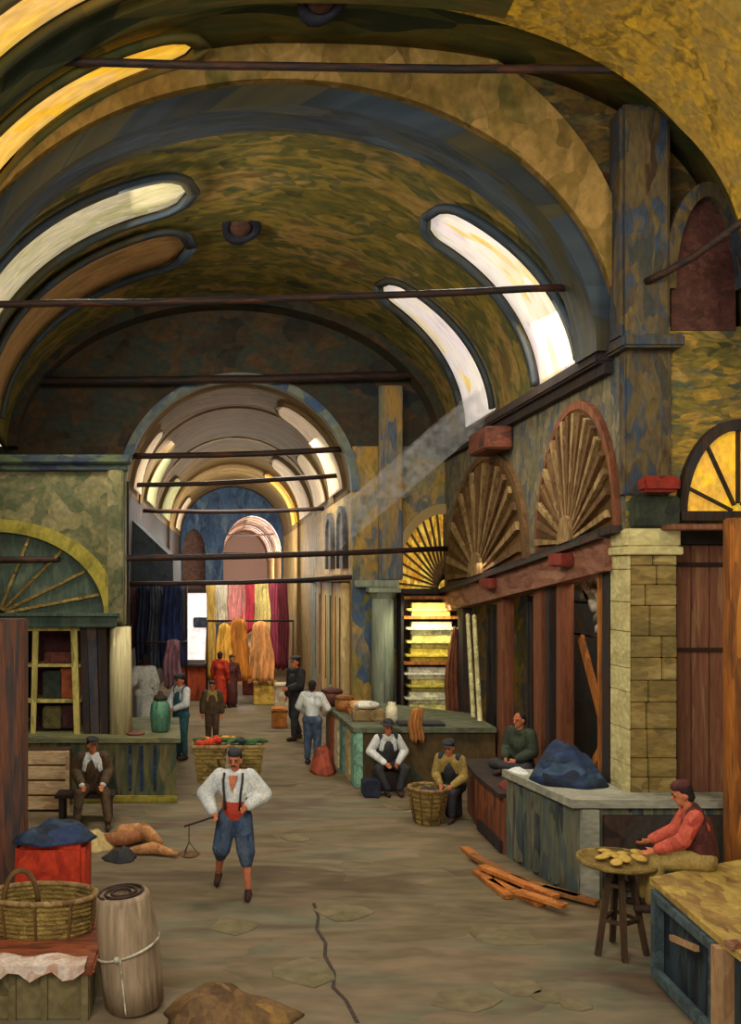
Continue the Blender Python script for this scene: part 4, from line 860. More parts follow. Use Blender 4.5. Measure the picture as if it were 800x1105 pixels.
# tympanum
root = thing('arched_tympanum', 'grey-green arched board with radiating bars above the left shop', 'tympanum', (-4.0, 16.5, 3.2))
def tp(u, v, y): return Vector((-4.1+u*1.95, y, 3.22+v*1.5))
TT = ts(0, 180, 32)
b = B(); b.prism([tp(math.cos(t), math.sin(t), 16.55) for t in TT], (0, -0.05, 0)); b.build('panel', M['green_board'], root)
b = B(); b.strip([tp(math.cos(t)*.99, math.sin(t)*.99, 16.6) for t in TT], [tp(math.cos(t)*1.13, math.sin(t)*1.14, 16.6) for t in TT], (0, -0.22, 0)); b.build('frame', M['green_trim'], root)
for a in (15, 33, 52, 72, 92, 112):
    t = math.radians(a); b = B(); b.bar(tp(.02, .02, 16.47), tp(.97*math.cos(t), .97*math.sin(t), 16.47), 0.05, 0.05); b.build('bar', M['wicker'], root)
b = B(); b.box(-5.6, -1.95, 16.3, 16.6, 3.02, 3.22, bev=.02); b.box(-5.6, -1.9, 16.24, 16.6, 3.22, 3.27); b.build('shop_lintel', M['green_board'], None, label='grey-green lintel beam of the left shop under the arched board', cat='beam', origin=(-4, 16.4, 3.02))
# shop body: counter, columns, shelf frame
root = thing('shop_counter', 'long grey-green shop counter behind the man seated on the left', 'counter', (-2.8, 16.4, 0))
b = B(); b.prism([(-5.6, 16.1, 0), (-0.88, 16.1, 0), (-1.02, 18.38, 0), (-5.6, 18.4, 0)], (0, 0, 1.04)); b.build('body', paint('olive_green_counter', [(66, 74, 56), (104, 100, 62), (58, 76, 68), (120, 108, 70), (44, 56, 54)], (2.5, 2.5, .5)), root)
b = B(); b.prism([(-5.6, 16.02, 1.04), (-0.80, 16.02, 1.04), (-0.95, 18.38, 1.04), (-5.6, 18.4, 1.04)], (0, 0, 0.08)); b.build('top', paint('dusty_green_top', [(96, 98, 70), (122, 118, 82), (70, 78, 66)], (1, 3, 3)), root)
b = B(); b.box(-5.6, -0.86, 16.0, 16.1, 0, 0.12, bev=.02); b.build('plinth', M['green_trim'], root)
for x in (-1.48, -1.68, -1.25):
    b = B(); b.box(x-.025, x+.025, 16.07, 16.1, 0.2, 0.98); b.build('batten', M['navy'], root)
b = B(); b.lathe((-1.90, 16.55, 0), [(.205, 1.12), (.2, 2.2), (.185, 3.02)], 20)
b.build('shop_column', M['col_light'], None, smooth=True, label='cream round column standing at the corner of the left shop counter', cat='column', origin=(-1.9, 16.55, 1.12))
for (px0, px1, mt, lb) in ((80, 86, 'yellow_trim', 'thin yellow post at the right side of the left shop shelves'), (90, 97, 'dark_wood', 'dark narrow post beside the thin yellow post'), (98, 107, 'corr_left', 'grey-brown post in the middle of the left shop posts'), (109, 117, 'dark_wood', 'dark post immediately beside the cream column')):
    a_ = P(px0+2, 672, 16.5); c2_ = P(px1+4, 795, 16.5)
    b = B(); b.prism([(P(px0, 672, 16.45).x, 16.45, 1.12), (P(px1, 672, 16.45).x, 16.45, 1.12), (P(px1-3, 672, 16.45).x, 16.45, 3.02), (P(px0-4, 672, 16.45).x, 16.45, 3.02)], (0, 0.15, 0))
    b.build('shop_post', M[mt], None, label=lb, cat='post', origin=(a_.x, 16.5, 1.12))
root = thing('display_shelf', 'left shop shelves with yellow edges and dark red backing', 'shelf', (-3.1, 16.9, 1.12))
b = B(); b.box(-3.6, -2.6, 17.25, 17.3, 1.12, 3.02); b.build('back_board', paint('wine_red_backing', [(58, 34, 34), (88, 46, 44), (70, 40, 38)], (3, 3, 3)), root)
for z in (1.66, 2.30):
    b = B(); b.box(-3.6, -2.62, 16.55, 17.25, z, z+.05); b.build('shelf_board', M['yellow_trim'], root)
b = B(); b.prism([(-3.50, 16.5, 1.12), (-3.42, 16.5, 1.12), (-3.36, 16.5, 3.0), (-3.46, 16.5, 3.0)], (0, .08, 0)); b.build('side_post', M['yellow_trim'], root)
b = B(); b.box(-3.75, -2.55, 16.46, 16.56, 2.95, 3.02); b.build('top_board', M['yellow_trim'], root)
for i, (x, z, sx, h, c_, lb) in enumerate(((-3.15, 1.71, .36, .50, (54, 62, 52), 'dark green bin'), (-2.84, 1.71, .34, .57, (150, 78, 46), 'orange-brown box'), (-3.15, 1.17, .36, .40, (104, 98, 60), 'olive folded stack'), (-2.84, 1.17, .32, .42, (78, 40, 44), 'wine-red box'), (-3.0, 2.35, .6, .2, (110, 60, 52), 'maroon roll'))):
    b = B(); b.box(x-sx/2, x+sx/2, 16.7, 17.1, z, z+h, bev=.03); b.build('shelf_box', plain('shelfbox_%d' % i, c_), None, label=lb+' standing on the yellow-edged shelves of the left shop', cat='box', origin=(x, 16.9, z))
b = B(); b.box(-5.6, -1.95, 18.4, 18.5, 0, 5.8); struct('wall_left', b, M['shop_dark'])
# door leaf of the left shop, dark red panel
b = B(); b.prism([(-4.0, 16.15, .2), (-3.62, 16.15, .2), (-3.55, 16.15, 2.95), (-4.0, 16.15, 2.95)], (0, .08, 0)); b.build('shop_shutter', M['plank'], None, label='reddish plank leaf at the left edge of the left shop shelves', cat='shutter', origin=(-3.8, 16.1, .2))
# urn on counter
root = thing('lidded_urn', 'green glazed lidded urn on the end of the left shop counter', 'urn', (-1.2, 16.7, 1.12))
gm = paint('green_glaze', [(46, 92, 72), (84, 132, 104), (56, 80, 80)], (5, 5, 2), rough=0.3)
b = B(); b.lathe((-1.2, 16.7, 1.12), [(.13, 0), (.17, .05), (.19, .3), (.17, .5), (.10, .58)], 20); b.build('body', gm, root, smooth=True)
b = B(); b.lathe((-1.2, 16.7, 1.70), [(.13, 0), (.12, .05), (.05, .09), (.05, .13), (.02, .16)], 18); b.build('lid', M['dark_wood'], root, smooth=True)
b = B(); b.lathe((-1.62, 16.4, 1.12), [(.02, 0), (.14, 0), (.17, .03), (.15, .03), (.02, .02)], 20); b.build('copper_plate', plain('copper_plate', (112, 62, 42)), None, smooth=True, label='small copper plate at the foot of the cream column', cat='plate', origin=(-1.62, 16.4, 1.12))
# crate of pale boards
root = thing('slatted_crate', 'pale slatted wooden crate standing behind the seated man on the left', 'crate', (-3.05, 15.6, 0))
b = B(); b.box(-3.38, -2.66, 15.45, 15.9, 0.05, 1.0); b.build('body', M['umber'], root)
for k in range(4):
    b = B(); b.box(-3.42, -2.64, 15.41, 15.45, .04+.25*k, .26+.25*k, bev=.01); b.build('board', M['crate'], root)
for x in (-3.44, -2.68):
    b = B(); b.box(x, x+.06, 15.37, 15.41, 0, 1.02); b.build('corner_post', M['crate'], root)
# low kerb step the man sits on
root = thing('low_bench', 'low dark wooden bench under the seated man on the left', 'bench', (-2.25, 15.0, 0))
b = B(); b.box(-2.75, -1.8, 14.75, 15.15, .38, .44, bev=.01); b.build('seat', M['dark_wood'], root)
for x in (-2.65, -1.9):
    b = B(); b.box(x-.04, x+.04, 14.8, 15.1, 0, .38); b.build('leg', M['dark_wood'], root)

# sacks and bundles before him
def sackc(pts, radii, mat, label, name, cat, seed=0):
    b = B()
    for (a, c), (r0, r1) in zip(zip(pts, pts[1:]), zip(radii, radii[1:])): b.cap(a, c, r0, r1, n=12)
    return voxel(b, name, mat, 0.02, None, 3, label=label, cat=cat, origin=pts[0])
tan = paint('tan_sacking', [(166, 112, 66), (196, 142, 90), (140, 92, 58)], (3, 3, 3)); cream = paint('cream_sacking', [(176, 152, 98), (206, 184, 126)], (3, 3, 3))
def G(px, py, z=0.1): d = (CZ-z)*1000/(py-CY); return P(px, py, d)
sackc([G(132, 898, .14), G(155, 897, .16), G(172, 908, .1)], [.12, .13, .06], tan, 'plump tan bundle lying on the ground, the furthest of the four', 'tan_bundle', 'bundle')
sackc([G(108, 906, .1), G(135, 905, .12), G(150, 903, .1)], [.08, .11, .08], paint('brown_sacking', [(140, 88, 56), (168, 112, 74)], (3, 3, 3)), 'long brown bundle lying beside the plump tan bundle', 'brown_bundle', 'bundle')
sackc([G(142, 918, .06), G(165, 915, .09), G(192, 922, .05)], [.05, .09, .035], tan, 'slim tan bundle on the ground pointing toward the walking porter', 'tan_bundle', 'bundle')
rumple('cream_sack', G(106, 913, 0).x, 13.5, 0, .26, .4, .26, cream, 'cream sack slumped on the ground near the red crate', 'sack', 8)
rumple('dark_heap', G(130, 925, 0).x, 12.9, 0, .24, .24, .15, M['dark_cloth'], 'small dark heap of rags on the ground below the bundles', 'rags', 5)

# ------------------------------------------------------------------ left foreground
b = B(); b.box(-2.62, -2.27, 10.35, 10.6, 0, 3.45, bev=.02); b.build('stall_post', paint('brown_grey_post', [(74, 48, 40), (112, 70, 50), (62, 56, 54), (130, 80, 56)], (6, 6, .5)), None, label='thick brown post at the left edge behind the red crate', cat='post', origin=(-2.45, 10.5, 0))
b = B(); b.box(-2.9, -2.63, 10.4, 10.6, 0, 5, bev=.02); 
b.build('stall_post', M['dark_wood'], None, label='dark post outermost at the left edge beside the thick brown post', cat='post', origin=(-2.8, 10.5, 0))
root = thing('red_crate', 'crate covered in scarlet cloth with blue cloth on top', 'crate', (-2.0, 10.3, 0))
b = B(); b.box(-2.24, -1.50, 9.75, 10.3, 0, 1.10, bev=.05); b.build('body', M['red_cloth'], root)
rumple('cloth', -1.88, 10.02, 1.105, .44, .34, .19, M['navy'], None, None, 2, parent=root)
root = thing('low_chest', 'khaki plank chest with red-brown board top at the lower left corner', 'chest', (-1.9, 8.7, 0))
b = B(); b.box(-2.9, -1.22, 8.22, 9.3, 0, .42, bev=.01); b.build('body', M['chest'], root)
b = B(); b.box(-2.95, -1.17, 8.15, 9.36, .42, .50, bev=.02); b.build('top', M['chest_top'], root)
for x in (-1.9, -1.62, -1.26):
    b = B(); b.box(x-.03, x+.03, 8.19, 8.22, 0, .42); b.build('batten', M['chest'], root)
b = B(); n = 14; A = [(-2.6+1.35*i/n, 8.35+.05*math.sin(i*1.3), .505) for i in range(n+1)]; Bq = [(p[0], 8.14-.01*math.sin(i*2), .505) for i, p in enumerate(A)]
A3 = Bq; B3 = [(p[0], 8.125, .42+.05*math.sin(i*1.9)) for i, p in enumerate(Bq)]
b.strip(A, Bq, (0, 0, .02)); b.strip([(p[0], 8.12, .52) for p in Bq], B3, (0, .02, 0)); b.build('edge_cloth', paint('pink_white_cloth', [(196, 160, 136), (222, 206, 192), (160, 110, 84)], (4, 4, 4)), None, label='narrow pinkish white cloth along the front edge of the chest top', cat='cloth')
basket('wide_basket', (-1.80, 9.0, .50), .44, .49, .35, 'wide low ochre basket on the chest with a looped handle', sx=1.1, sy=.62, handle=True)

# rolled matting
root = thing('matting_roll', 'upright roll of beige matting tied with string beside the chest', 'roll', (-.88, 8.45, 0))
tilt = Matrix.Rotation(math.radians(-6), 3, 'Y')
b = B(); b.lathe((-.85, 8.5, 0), [(.27, 0.02), (.285, .3), (.28, .7), (.25, 1.0), (.235, 1.04), (.20, 1.04), (.19, .98), (.16, .98), (.16, 1.03), (.13, 1.03), (.12, .95), (.02, .95)], 28, mat=tilt, wob=.03); b.build('body', M['roll'], root, smooth=True)
b = B(); sp_ = []
for i in range(60):
    a = i*.28; r = .07+.0026*i; sp_.append(Vector((-.85, 8.5, 0))+tilt @ Vector((r*math.cos(a), r*math.sin(a), 1.045)))
b.tube(sp_, .014, 6); b.build('spiral_edge', M['leather'], root, smooth=True)
b = B(); b.tube([Vector((-.85, 8.5, 0))+tilt @ Vector((.292*math.cos(a), .292*math.sin(a), .55+.06*math.cos(a))) for a in [2*PI*i/28 for i in range(29)]], .012, 6)
b.tube([Vector((-.85, 8.5, 0))+tilt @ Vector((-.04, -.295, .55-.05*k)) for k in range(11)], .009, 6)
b.ell(Vector((-.85, 8.5, 0))+tilt @ Vector((-.07, -.30, .55)), (.03, .02, .03)); b.build('string', M['rope'], root, smooth=True)
rumple('brown_sack', .02, 8.28, 0, .62, .30, .26, paint('umber_sacking', [(84, 62, 40), (120, 90, 56), (100, 76, 48), (146, 110, 56)], (3, 3, 3)), 'brown sack lying on the ground to the right of the matting roll', 'sack', 14)

# paving stones showing in the earth
rnd = random.Random(21)
SL = ('worn paving stone a step to the right of the porter feet', 'worn paving stone halfway between the porter and the round table', 'large worn paving stone near the front, left of the round table', 'medium worn paving stone at the lower front, beside the large one', 'small worn paving stone at the lower front toward the cabinet', 'large worn paving stone lowest in the middle of the floor', 'pale worn paving stone in the middle of the floor near the capped man', 'worn paving stone just in front of the porter', 'broad worn paving stone right of the crack in the floor', 'smallest worn paving stone at the very front near the cabinet')
for i, (px, py, w_) in enumerate(((320, 905, .5), (370, 985, .6), (545, 1010, .7), (560, 1065, .45), (590, 1075, .3), (500, 1080, .6), (430, 870, .6), (250, 1000, .5), (330, 1050, .7), (620, 1085, .3))):
    c = G(px, py, 0); b = B(); n = 9; pts = [c+Vector((w_*.5*(1+rnd.uniform(-.25, .25))*math.cos(2*PI*k/n), w_*.45*(1+rnd.uniform(-.25, .25))*math.sin(2*PI*k/n), -.01)) for k in range(n)]
    b.prism(pts, (0, 0, .022)); b.build('paving_stone', M['slab'], None, label=SL[i], cat='paving stone', group='worn stones set in the floor', bevel=.008, origin=c)

# vent rosettes in the vaults
def vent(c, r, lb, n_=Vector((0, -.25, -1))):
    root = thing('vault_vent', lb, 'vent', c); m = n_.normalized().to_track_quat('Z', 'Y').to_matrix()
    b = B(); b.lathe(c, [(r*.7, -.1), (r, -.06), (r, .04), (r*.72, .06), (r*.6, .0), (.01, -.02)], 16, mat=m, wob=.08); b.build('ring', M['blue_rib'] if False else plain('blue_black_vent', (26, 28, 40)), root, smooth=True)
    b = B(); b.lathe(c, [(r*.58, -.02), (r*.5, .05), (r*.2, .07), (.01, .07)], 12, mat=m); b.build('boss', plain('brown_boss', (70, 44, 34)), root, smooth=True)
vent(near(10.95, math.radians(88)), .30, 'dark round vent at the crown of the nearest vault', Vector((0, -.6, -1)))
vent(bay(16.8, math.radians(91), .05), .36, 'dark round vent at the crown of the big barrel vault', Vector((0, -.6, -1)))

# ------------------------------------------------------------------ people
V = Vector
def person(label, loc, rz, J, top, vest=None, legs='blue_cloth', shoes='leather', cap=None, capshape='flat', sash=None, skirt=False, short=False, h=1.0, vox=.010, hairc='hair', bare=False, skin='skin', moustache=False, extra=None, short_sleeve=False, fingers=True, puff=0.0, collar=None, braces=False, bag=0.0):
    """J: joint positions in metres for a 1.7 m adult facing -Y at the origin (x to the person's left)."""
    root = thing('person', label, 'person', loc, None, rz); root.scale = (h, h, h)
    D = dict(pel=V((0, 0, .93)), che=V((0, 0, 1.24)), nek=V((0, 0, 1.44)), head=V((0, -.02, 1.585)), look=V((0, -1, 0)),
             sl=V((.18, 0, 1.40)), sr=V((-.18, 0, 1.40)), el=V((.25, .02, 1.13)), er=V((-.25, .02, 1.13)), hl=V((.26, -.05, .88)), hr=V((-.26, -.05, .88)),
             pl=V((.09, 0, .90)), pr=V((-.09, 0, .90)), kl=V((.10, -.02, .50)), kr=V((-.10, -.02, .50)), al=V((.10, .02, .09)), ar=V((-.10, .02, .09)), fl=V((0, -1, 0)), fr=V((0, -1, 0)))
    D.update({k: V(v) for k, v in J.items()})
    g = D
    lk = g['look'].normalized(); side = lk.cross(V((0, 0, 1))).normalized(); upv = side.cross(lk).normalized(); hc = g['head']
    R = Matrix((side, -lk, upv)).transposed()                       # columns: local x (side), y (back), z (up)
    def H(x, y, z): return hc + R @ V((x, y, z))
    # body
    b = B()
    b.ell(H(0, .01, .02), (.078, .096, .108), R, 18, 12); b.ell(H(0, -.035, -.045), (.055, .055, .06), R); b.cap(H(0, -.088, .02), H(0, -.108, -.012), .010, .015)   # skull, jaw, nose
    b.ell(H(0, -.075, -.052), (.024, .016, .009), R); b.ell(H(0, -.066, -.09), (.025, .02, .02), R)                                                               # lips, chin
    for s_ in (-1, 1): b.ell(H(.078*s_, .01, -.005), (.012, .022, .032), R); b.cap(H(.018*s_, -.088, .03), H(.048*s_, -.078, .032), .011)
    b.cap(g['nek']-V((0, 0, .05)), H(0, .02, -.05), .055, .05)
    b.cap(g['sl'], g['sr'], .062); b.cap(g['che']+V((.07, 0, 0)), g['sl']*.6+g['nek']*.4-V((0, 0, .05)), .105, .07); b.cap(g['che']-V((.07, 0, 0)), g['sr']*.6+g['nek']*.4-V((0, 0, .05)), .105, .07)
    b.cap(g['che'], g['pel'], .125, .12); b.cap(g['pl'], g['pr'], .105)
    for s_, e_, w_, k_ in (('sl', 'el', 'hl', 1), ('sr', 'er', 'hr', -1)):
        b.cap(g[s_], g[e_], .053, .040); b.cap(g[e_], g[w_], .041, .027)
        d = (g[w_]-g[e_]).normalized(); sd = d.cross(V((0, 1, 0.01))).normalized(); nn = sd.cross(d)
        b.cap(g[w_], g[w_]+d*.05, .026, .030); b.cap(g[w_]+d*.05+sd*.018, g[w_]+d*.085+sd*.024, .022, .015); b.cap(g[w_]+d*.05-sd*.018, g[w_]+d*.085-sd*.024, .022, .015)
        for q, ln in zip((-1.5, -.5, .5, 1.5), (.058, .070, .074, .064)):
            a0 = g[w_]+d*.085+sd*q*.019; a1 = a0+d*ln*.5-nn*.008; b.cap(a0, a1, .0095, .009, n=8); b.cap(a1, a1+d*ln*.40-nn*.022, .009, .0078, n=8)
        b.cap(g[w_]+d*.03-sd*k_*.02, g[w_]+d*.065-sd*k_*.048-nn*.012, .012, .010, n=8); b.cap(g[w_]+d*.065-sd*k_*.048-nn*.012, g[w_]+d*.095-sd*k_*.052-nn*.026, .010, .008, n=8)
    for p_, k_, a_, f_ in (('pl', 'kl', 'al', 'fl'), ('pr', 'kr', 'ar', 'fr')):
        b.cap(g[p_], g[k_], .082, .055); b.cap(g[k_], g[k_].lerp(g[a_], .35), .053, .055); b.cap(g[k_].lerp(g[a_], .35), g[a_], .055, .034)
        f = g[f_].normalized(); b.cap(g[a_]-V((0, 0, .045))-f*.03, g[a_]-V((0, 0, .055))+f*.13, .038, .030)
    voxel(b, 'body', M[skin], vox, root, 2, local=True)
    # shirt
    b = B(); q = .022
    b.cap(g['sl'], g['sr'], .062+q); b.cap(g['che']+V((.07, 0, 0)), g['sl']*.6+g['nek']*.4-V((0, 0, .06)), .105+q, .07+q); b.cap(g['che']-V((.07, 0, 0)), g['sr']*.6+g['nek']*.4-V((0, 0, .06)), .105+q, .07+q)
    b.cap(g['che'], g['pel'], .125+q, .118+q)
    for s_, e_, w_ in (('sl', 'el', 'hl'), ('sr', 'er', 'hr')):
        b.cap(g[s_], g[e_], .062+q+puff*.4, .058+q+puff)
        if not short_sleeve: b.cap(g[e_], g[w_].lerp(g[e_], .10), .060+q+puff, .036+q+puff*.4)
    voxel(b, 'shirt', M[top], vox*1.2, root, 2, local=True)
    # trousers
    b = B(); b.cap(g['pl'], g['pr'], .105+q); b.cap(g['pel'], g['pel']+V((0, 0, .07)), .128+q, .12+q)
    for p_, k_, a_ in (('pl', 'kl', 'al'), ('pr', 'kr', 'ar')):
        b.cap(g[p_], g[k_], .088+q*1.2+bag*.5, .068+q+bag)
        if short: b.cap(g[k_], g[k_].lerp(g[a_], .26), .07+q+bag, .05+q+bag*.3)
        else: b.cap(g[k_], g[a_]+V((0, 0, .05)), .066+q, .05+q*.6)
    if skirt: b.cap(g['pel'], g['kl'].lerp(g['kr'], .5), .15, .2); b.cap(g['kl'].lerp(g['kr'], .5), g['al'].lerp(g['ar'], .5)+V((0, 0, .12)), .2, .21)
    voxel(b, 'dress' if skirt else 'trousers', M[legs], vox*1.2, root, 2, local=True)
    # shoes
    for a_, f_ in (('al', 'fl'), ('ar', 'fr')):
        f = g[f_].normalized(); b = B(); b.cap(g[a_]-V((0, 0, .040))-f*.035, g[a_]-V((0, 0, .050))+f*.14, .048, .040); b.cap(g[a_]-V((0, 0, .04)), g[a_], .046, .042)
        voxel(b, 'shoe', M[shoes], .012, root, 1, local=True)
    # waist sash, vest
    if sash: 
        b = B(); b.cap(g['pel']+V((0, 0, .02)), g['pel']+V((0, 0, .12)), .158, .155); voxel(b, 'sash', M[sash], .012, root, 1, local=True)
    if vest:
        b = B(); q = .036
        b.cap(g['sl']*.8+g['nek']*.2, g['pel']+V((.07, 0, .06)), .086, .10+q*.6); b.cap(g['sr']*.8+g['nek']*.2, g['pel']+V((-.07, 0, .06)), .086, .10+q*.6)
        bk = -(g['look']*V((1, 1, 0))).normalized() 
        b.cap(g['che']+bk*.006, g['pel']+V((0, 0, .03)), .126+q, .120+q); b.cap(g['sl']*.7+g['nek']*.3+bk*.03, g['sr']*.7+g['nek']*.3+bk*.03, .078)
        if vest[1] == 'jacket':
            for s_, e_, w_ in (('sl', 'el', 'hl'), ('sr', 'er', 'hr')): b.cap(g[s_], g[e_], .062+q, .056+q); b.cap(g[e_], g[w_].lerp(g[e_], .2), .056+q, .042+q)
        voxel(b, 'jacket' if vest[1] == 'jacket' else 'vest', M[vest[0]], vox*1.2, root, 2, local=True)
    if collar or braces:
        fw = (g['look']*V((1, 1, 0))).normalized(); 
        def fc(x, t, o): p = g['nek'].lerp(g['pel'], t); return p+V((x, 0, 0))+fw*o
    if collar:
        off = .16 if vest else .142
        b = B(); b.prism([fc(-.055, .04, .09), fc(.055, .04, .09), fc(.035, .22, off-.005), fc(0, .42, off+.012), fc(-.035, .22, off-.005)], fw*.012); b.build('collar', M[collar], root, local=True)
    if braces:
        for s_ in (-1, 1):
            b = B(); b.tube([fc(.11*s_, -.02, .075), fc(.115*s_, .15, .128), fc(.10*s_, .45, .155), fc(.085*s_, .85, .155)], .014, 6); b.build('brace', M['dark_cloth'], root, smooth=True, local=True)
    # face and hair
    for s_ in (-1, 1):
        b = B(); b.ell(H(.031*s_, -.083, .013), (.013, .008, .008), R, 8, 6); b.build('eye', M['eye'], root, smooth=True, local=True)
        b = B(); b.cap(H(.016*s_, -.093, .036), H(.047*s_, -.084, .038), .006, n=6); b.build('eyebrow', M[hairc], root, smooth=True, local=True)
    if moustache:
        b = B(); b.cap(H(-.028, -.086, -.040), H(0, -.096, -.034), .008, .011, n=6); b.cap(H(0, -.096, -.034), H(.028, -.086, -.040), .011, .008, n=6); b.build('moustache', M[hairc], root, smooth=True, local=True)
    b = B(); b.ell(H(0, .028, .045), (.086, .090, .092), R, 16, 10); b.ell(H(0, .055, -.02), (.075, .06, .075), R); voxel(b, 'hair', M[hairc], .012, root, 1, local=True)
    if cap:
        b = B()
        if capshape == 'flat':
            b.ell(H(0, .01, .105), (.108, .122, .042), R, 18, 8)
        elif capshape == 'brim':
            b.ell(H(0, .0, .085), (.165, .175, .014), R, 20, 6); b.ell(H(0, .01, .115), (.09, .10, .07), R, 18, 8)
        elif capshape == 'scarf':
            b.ell(H(0, .03, .05), (.098, .105, .10), R, 18, 10); b.cap(H(0, .06, -.02), H(0, .07, -.16), .085, .11)
        else:
            b.ell(H(0, .01, .10), (.092, .104, .062), R, 18, 8)
        cp = voxel(b, 'cap', M[cap], .010, root, 1, local=True)
        if capshape == 'flat': b = B(); b.ell(H(0, -.10, .085), (.068, .062, .011), R); b.build('visor', M[cap], cp, smooth=True, local=True)
    if extra: extra(root, g, H)
    return root

def sit(seat=.44, lean=0.0, knee=.46, spread=.13):
    z = seat+.10
    return dict(pel=(0, 0, z+.04), pl=(.10, 0, z+.02), pr=(-.10, 0, z+.02), che=(0, -.03-lean*.5, z+.34), nek=(0, -.04-lean, z+.55), head=(0, -.07-lean*1.1, z+.69),
                sl=(.18, -.03-lean*.9, z+.50), sr=(-.18, -.03-lean*.9, z+.50), kl=(spread, -.42, knee+.06), kr=(-spread, -.42, knee+.06), al=(spread, -.42, .09), ar=(-spread, -.42, .09))

# the walking porter with his panniers, steelyard in hand
person('walking porter in white shirt and blue breeches carrying baskets and a hand scale', (.10, 11.55, 0), math.radians(-4),
       dict(pel=(0, 0, .95), kl=(.14, -.14, .52), al=(.17, -.22, .09), kr=(-.16, -.06, .54), ar=(-.22, .24, .14), el=(.34, .04, 1.17), hl=(.16, -.18, 1.08), er=(-.36, .03, 1.17), hr=(-.25, -.20, 1.00), look=(-.15, -1, -.12), fr=(-.1, -1, -.25)),
       'white', vest=None, legs='blue_cloth', cap='dark_cloth', capshape='round', sash='sash', short=True, moustache=True, puff=.03, collar='skin', braces=True, h=1.03, bag=.024)
root = thing('hand_scale', 'small balance scale hanging from the porter hand by a string', 'scale', (-.45, 11.3, .9))
b = B(); b.tube([(-.16, 11.28, 1.00), (-.52, 11.22, .90)], .012, 8); b.build('beam', M['dark_wood'], root, smooth=True)
b = B(); b.tube([(-.46, 11.23, .92), (-.46, 11.23, .70)], .006, 6); 
for k in range(3): b.tube([(-.46, 11.23, .71), (-.46+.12*math.cos(k*2.1), 11.23+.12*math.sin(k*2.1), .555)], .005, 6)
b.build('string', M['iron'], root)
b = B(); b.lathe((-.46, 11.23, .53), [(.02, 0), (.10, .01), (.14, .035), (.13, .035), (.02, .012)], 18); b.build('pan', M['metal'], root, smooth=True)
for s_, lb in ((-1, 'square wicker pannier behind the porter right shoulder, full of tomatoes'), (1, 'square wicker pannier behind the porter left shoulder, full of greens')):
    cx = .02+s_*.235; root = thing('wicker_pannier', lb, 'basket', (cx, 11.98, 1.28), 'panniers on the porter back')
    b = B()
    for k in range(9):
        z = 1.28+k*.052; e = .165+.012*k/2+(.006 if k % 2 else 0); b.box(cx-e, cx+e, 11.98-e, 11.98+e, z, z+.050, bev=.012)
    b.build('body', M['wicker'], root)
    b = B(); e = .225; b.tube([(cx-e, 11.98-e, 1.76), (cx+e, 11.98-e, 1.76), (cx+e, 11.98+e, 1.76), (cx-e, 11.98+e, 1.76), (cx-e, 11.98-e, 1.76)], .022, 8); b.build('rim', M['fan_slat'], root)
    b = B(); b.tube([(cx-s_*.1, 11.78, 1.6), (cx-s_*.13, 11.62, 1.48), (cx-s_*.13, 11.60, 1.36)], .014, 6); b.build('strap', M['leather'], root)
veg = [('tomato', [(176, 48, 30), (206, 70, 36)], 'red'), ('pepper', [(46, 78, 44), (70, 104, 56)], 'green'), ('orange_fruit', [(206, 130, 40), (222, 156, 60)], 'orange'), ('aubergine', [(40, 56, 50), (30, 40, 44)], 'dark green')]
rnd = random.Random(2)
for i in range(34):
    x = .02-.42+.84*((i*7) % 34)/33+rnd.uniform(-.02, .02); y = 11.98+rnd.uniform(-.18, .12)
    k = (0 if x < -.05 and rnd.random() < .7 else rnd.choice((1, 2, 3, 1)))
    nm, cc, cn = veg[k]; z = 1.79+rnd.uniform(0, .04)
    b = B(); r = (.045, .05, .045, .05)[k]
    if k in (1, 3): b.ell((x, y, z), (r*2.0, r*.7, r*.6), Euler((0, rnd.uniform(-.3, .2), rnd.uniform(-.6, .6))), 10, 6)
    else: b.ell((x, y, z), (r, r, r*.9), None, 10, 6)
    o = b.build(nm, paint('veg_'+nm, cc, (9, 9, 9)), None, smooth=True, label='small %s%s heaped on the porter panniers' % ('' if k == 2 else cn+' ', nm.replace('_', ' ')), cat='vegetable' if k != 2 else 'fruit', group=nm.replace('_', ' ')+' heap on the panniers', origin=(x, y, z))

# seated people
s_ = sit(.42, .04, .42, .17); s_.update(el=(.27, -.06, .80), hl=(.16, -.36, .62), er=(-.27, -.06, .80), hr=(-.16, -.36, .62), look=(.35, -1, -.15), ar=(-.24, -.50, .09), al=(.24, -.62, .09), kl=(.2, -.4, .50), kr=(-.2, -.38, .50))
person('man seated on a low bench in a brown jacket and white collar, left side', (-2.17, 14.95, 0), math.radians(8), s_, 'white', vest=('brown_cloth', 'jacket'), legs='brown_cloth', cap='dark_cloth', capshape='flat', collar='white')
s_ = sit(.36, .05, .42, .2); s_.update(el=(.32, -.06, .72), hl=(.12, -.34, .55), er=(-.32, -.06, .72), hr=(-.10, -.34, .55), look=(0, -1, -.1), kl=(.26, -.38, .46), kr=(-.24, -.38, .44), al=(.12, -.48, .09), ar=(-.10, -.46, .09))
person('man in dark brimmed hat and vest seated against the display counter', (2.93, 17.0, 0), math.radians(4), s_, 'white', vest=('dark_cloth', 'open'), legs='dark_cloth', cap='dark_cloth', capshape='brim')
b = B(); b.box(2.68, 3.18, 16.86, 17.14, 0, .36, bev=.02); b.build('seat_block', M['dark_wood'], None, label='dark block under the man in the brimmed hat', cat='block', origin=(2.93, 17, 0))
b = B(); b.box(2.42, 2.72, 16.35, 16.75, 0, .30, bev=.03); b.build('tool_box', plain('blue_black_box', (38, 44, 60)), None, label='small blue-black box on the ground beside the man in the brimmed hat', cat='box', origin=(2.57, 16.55, 0))
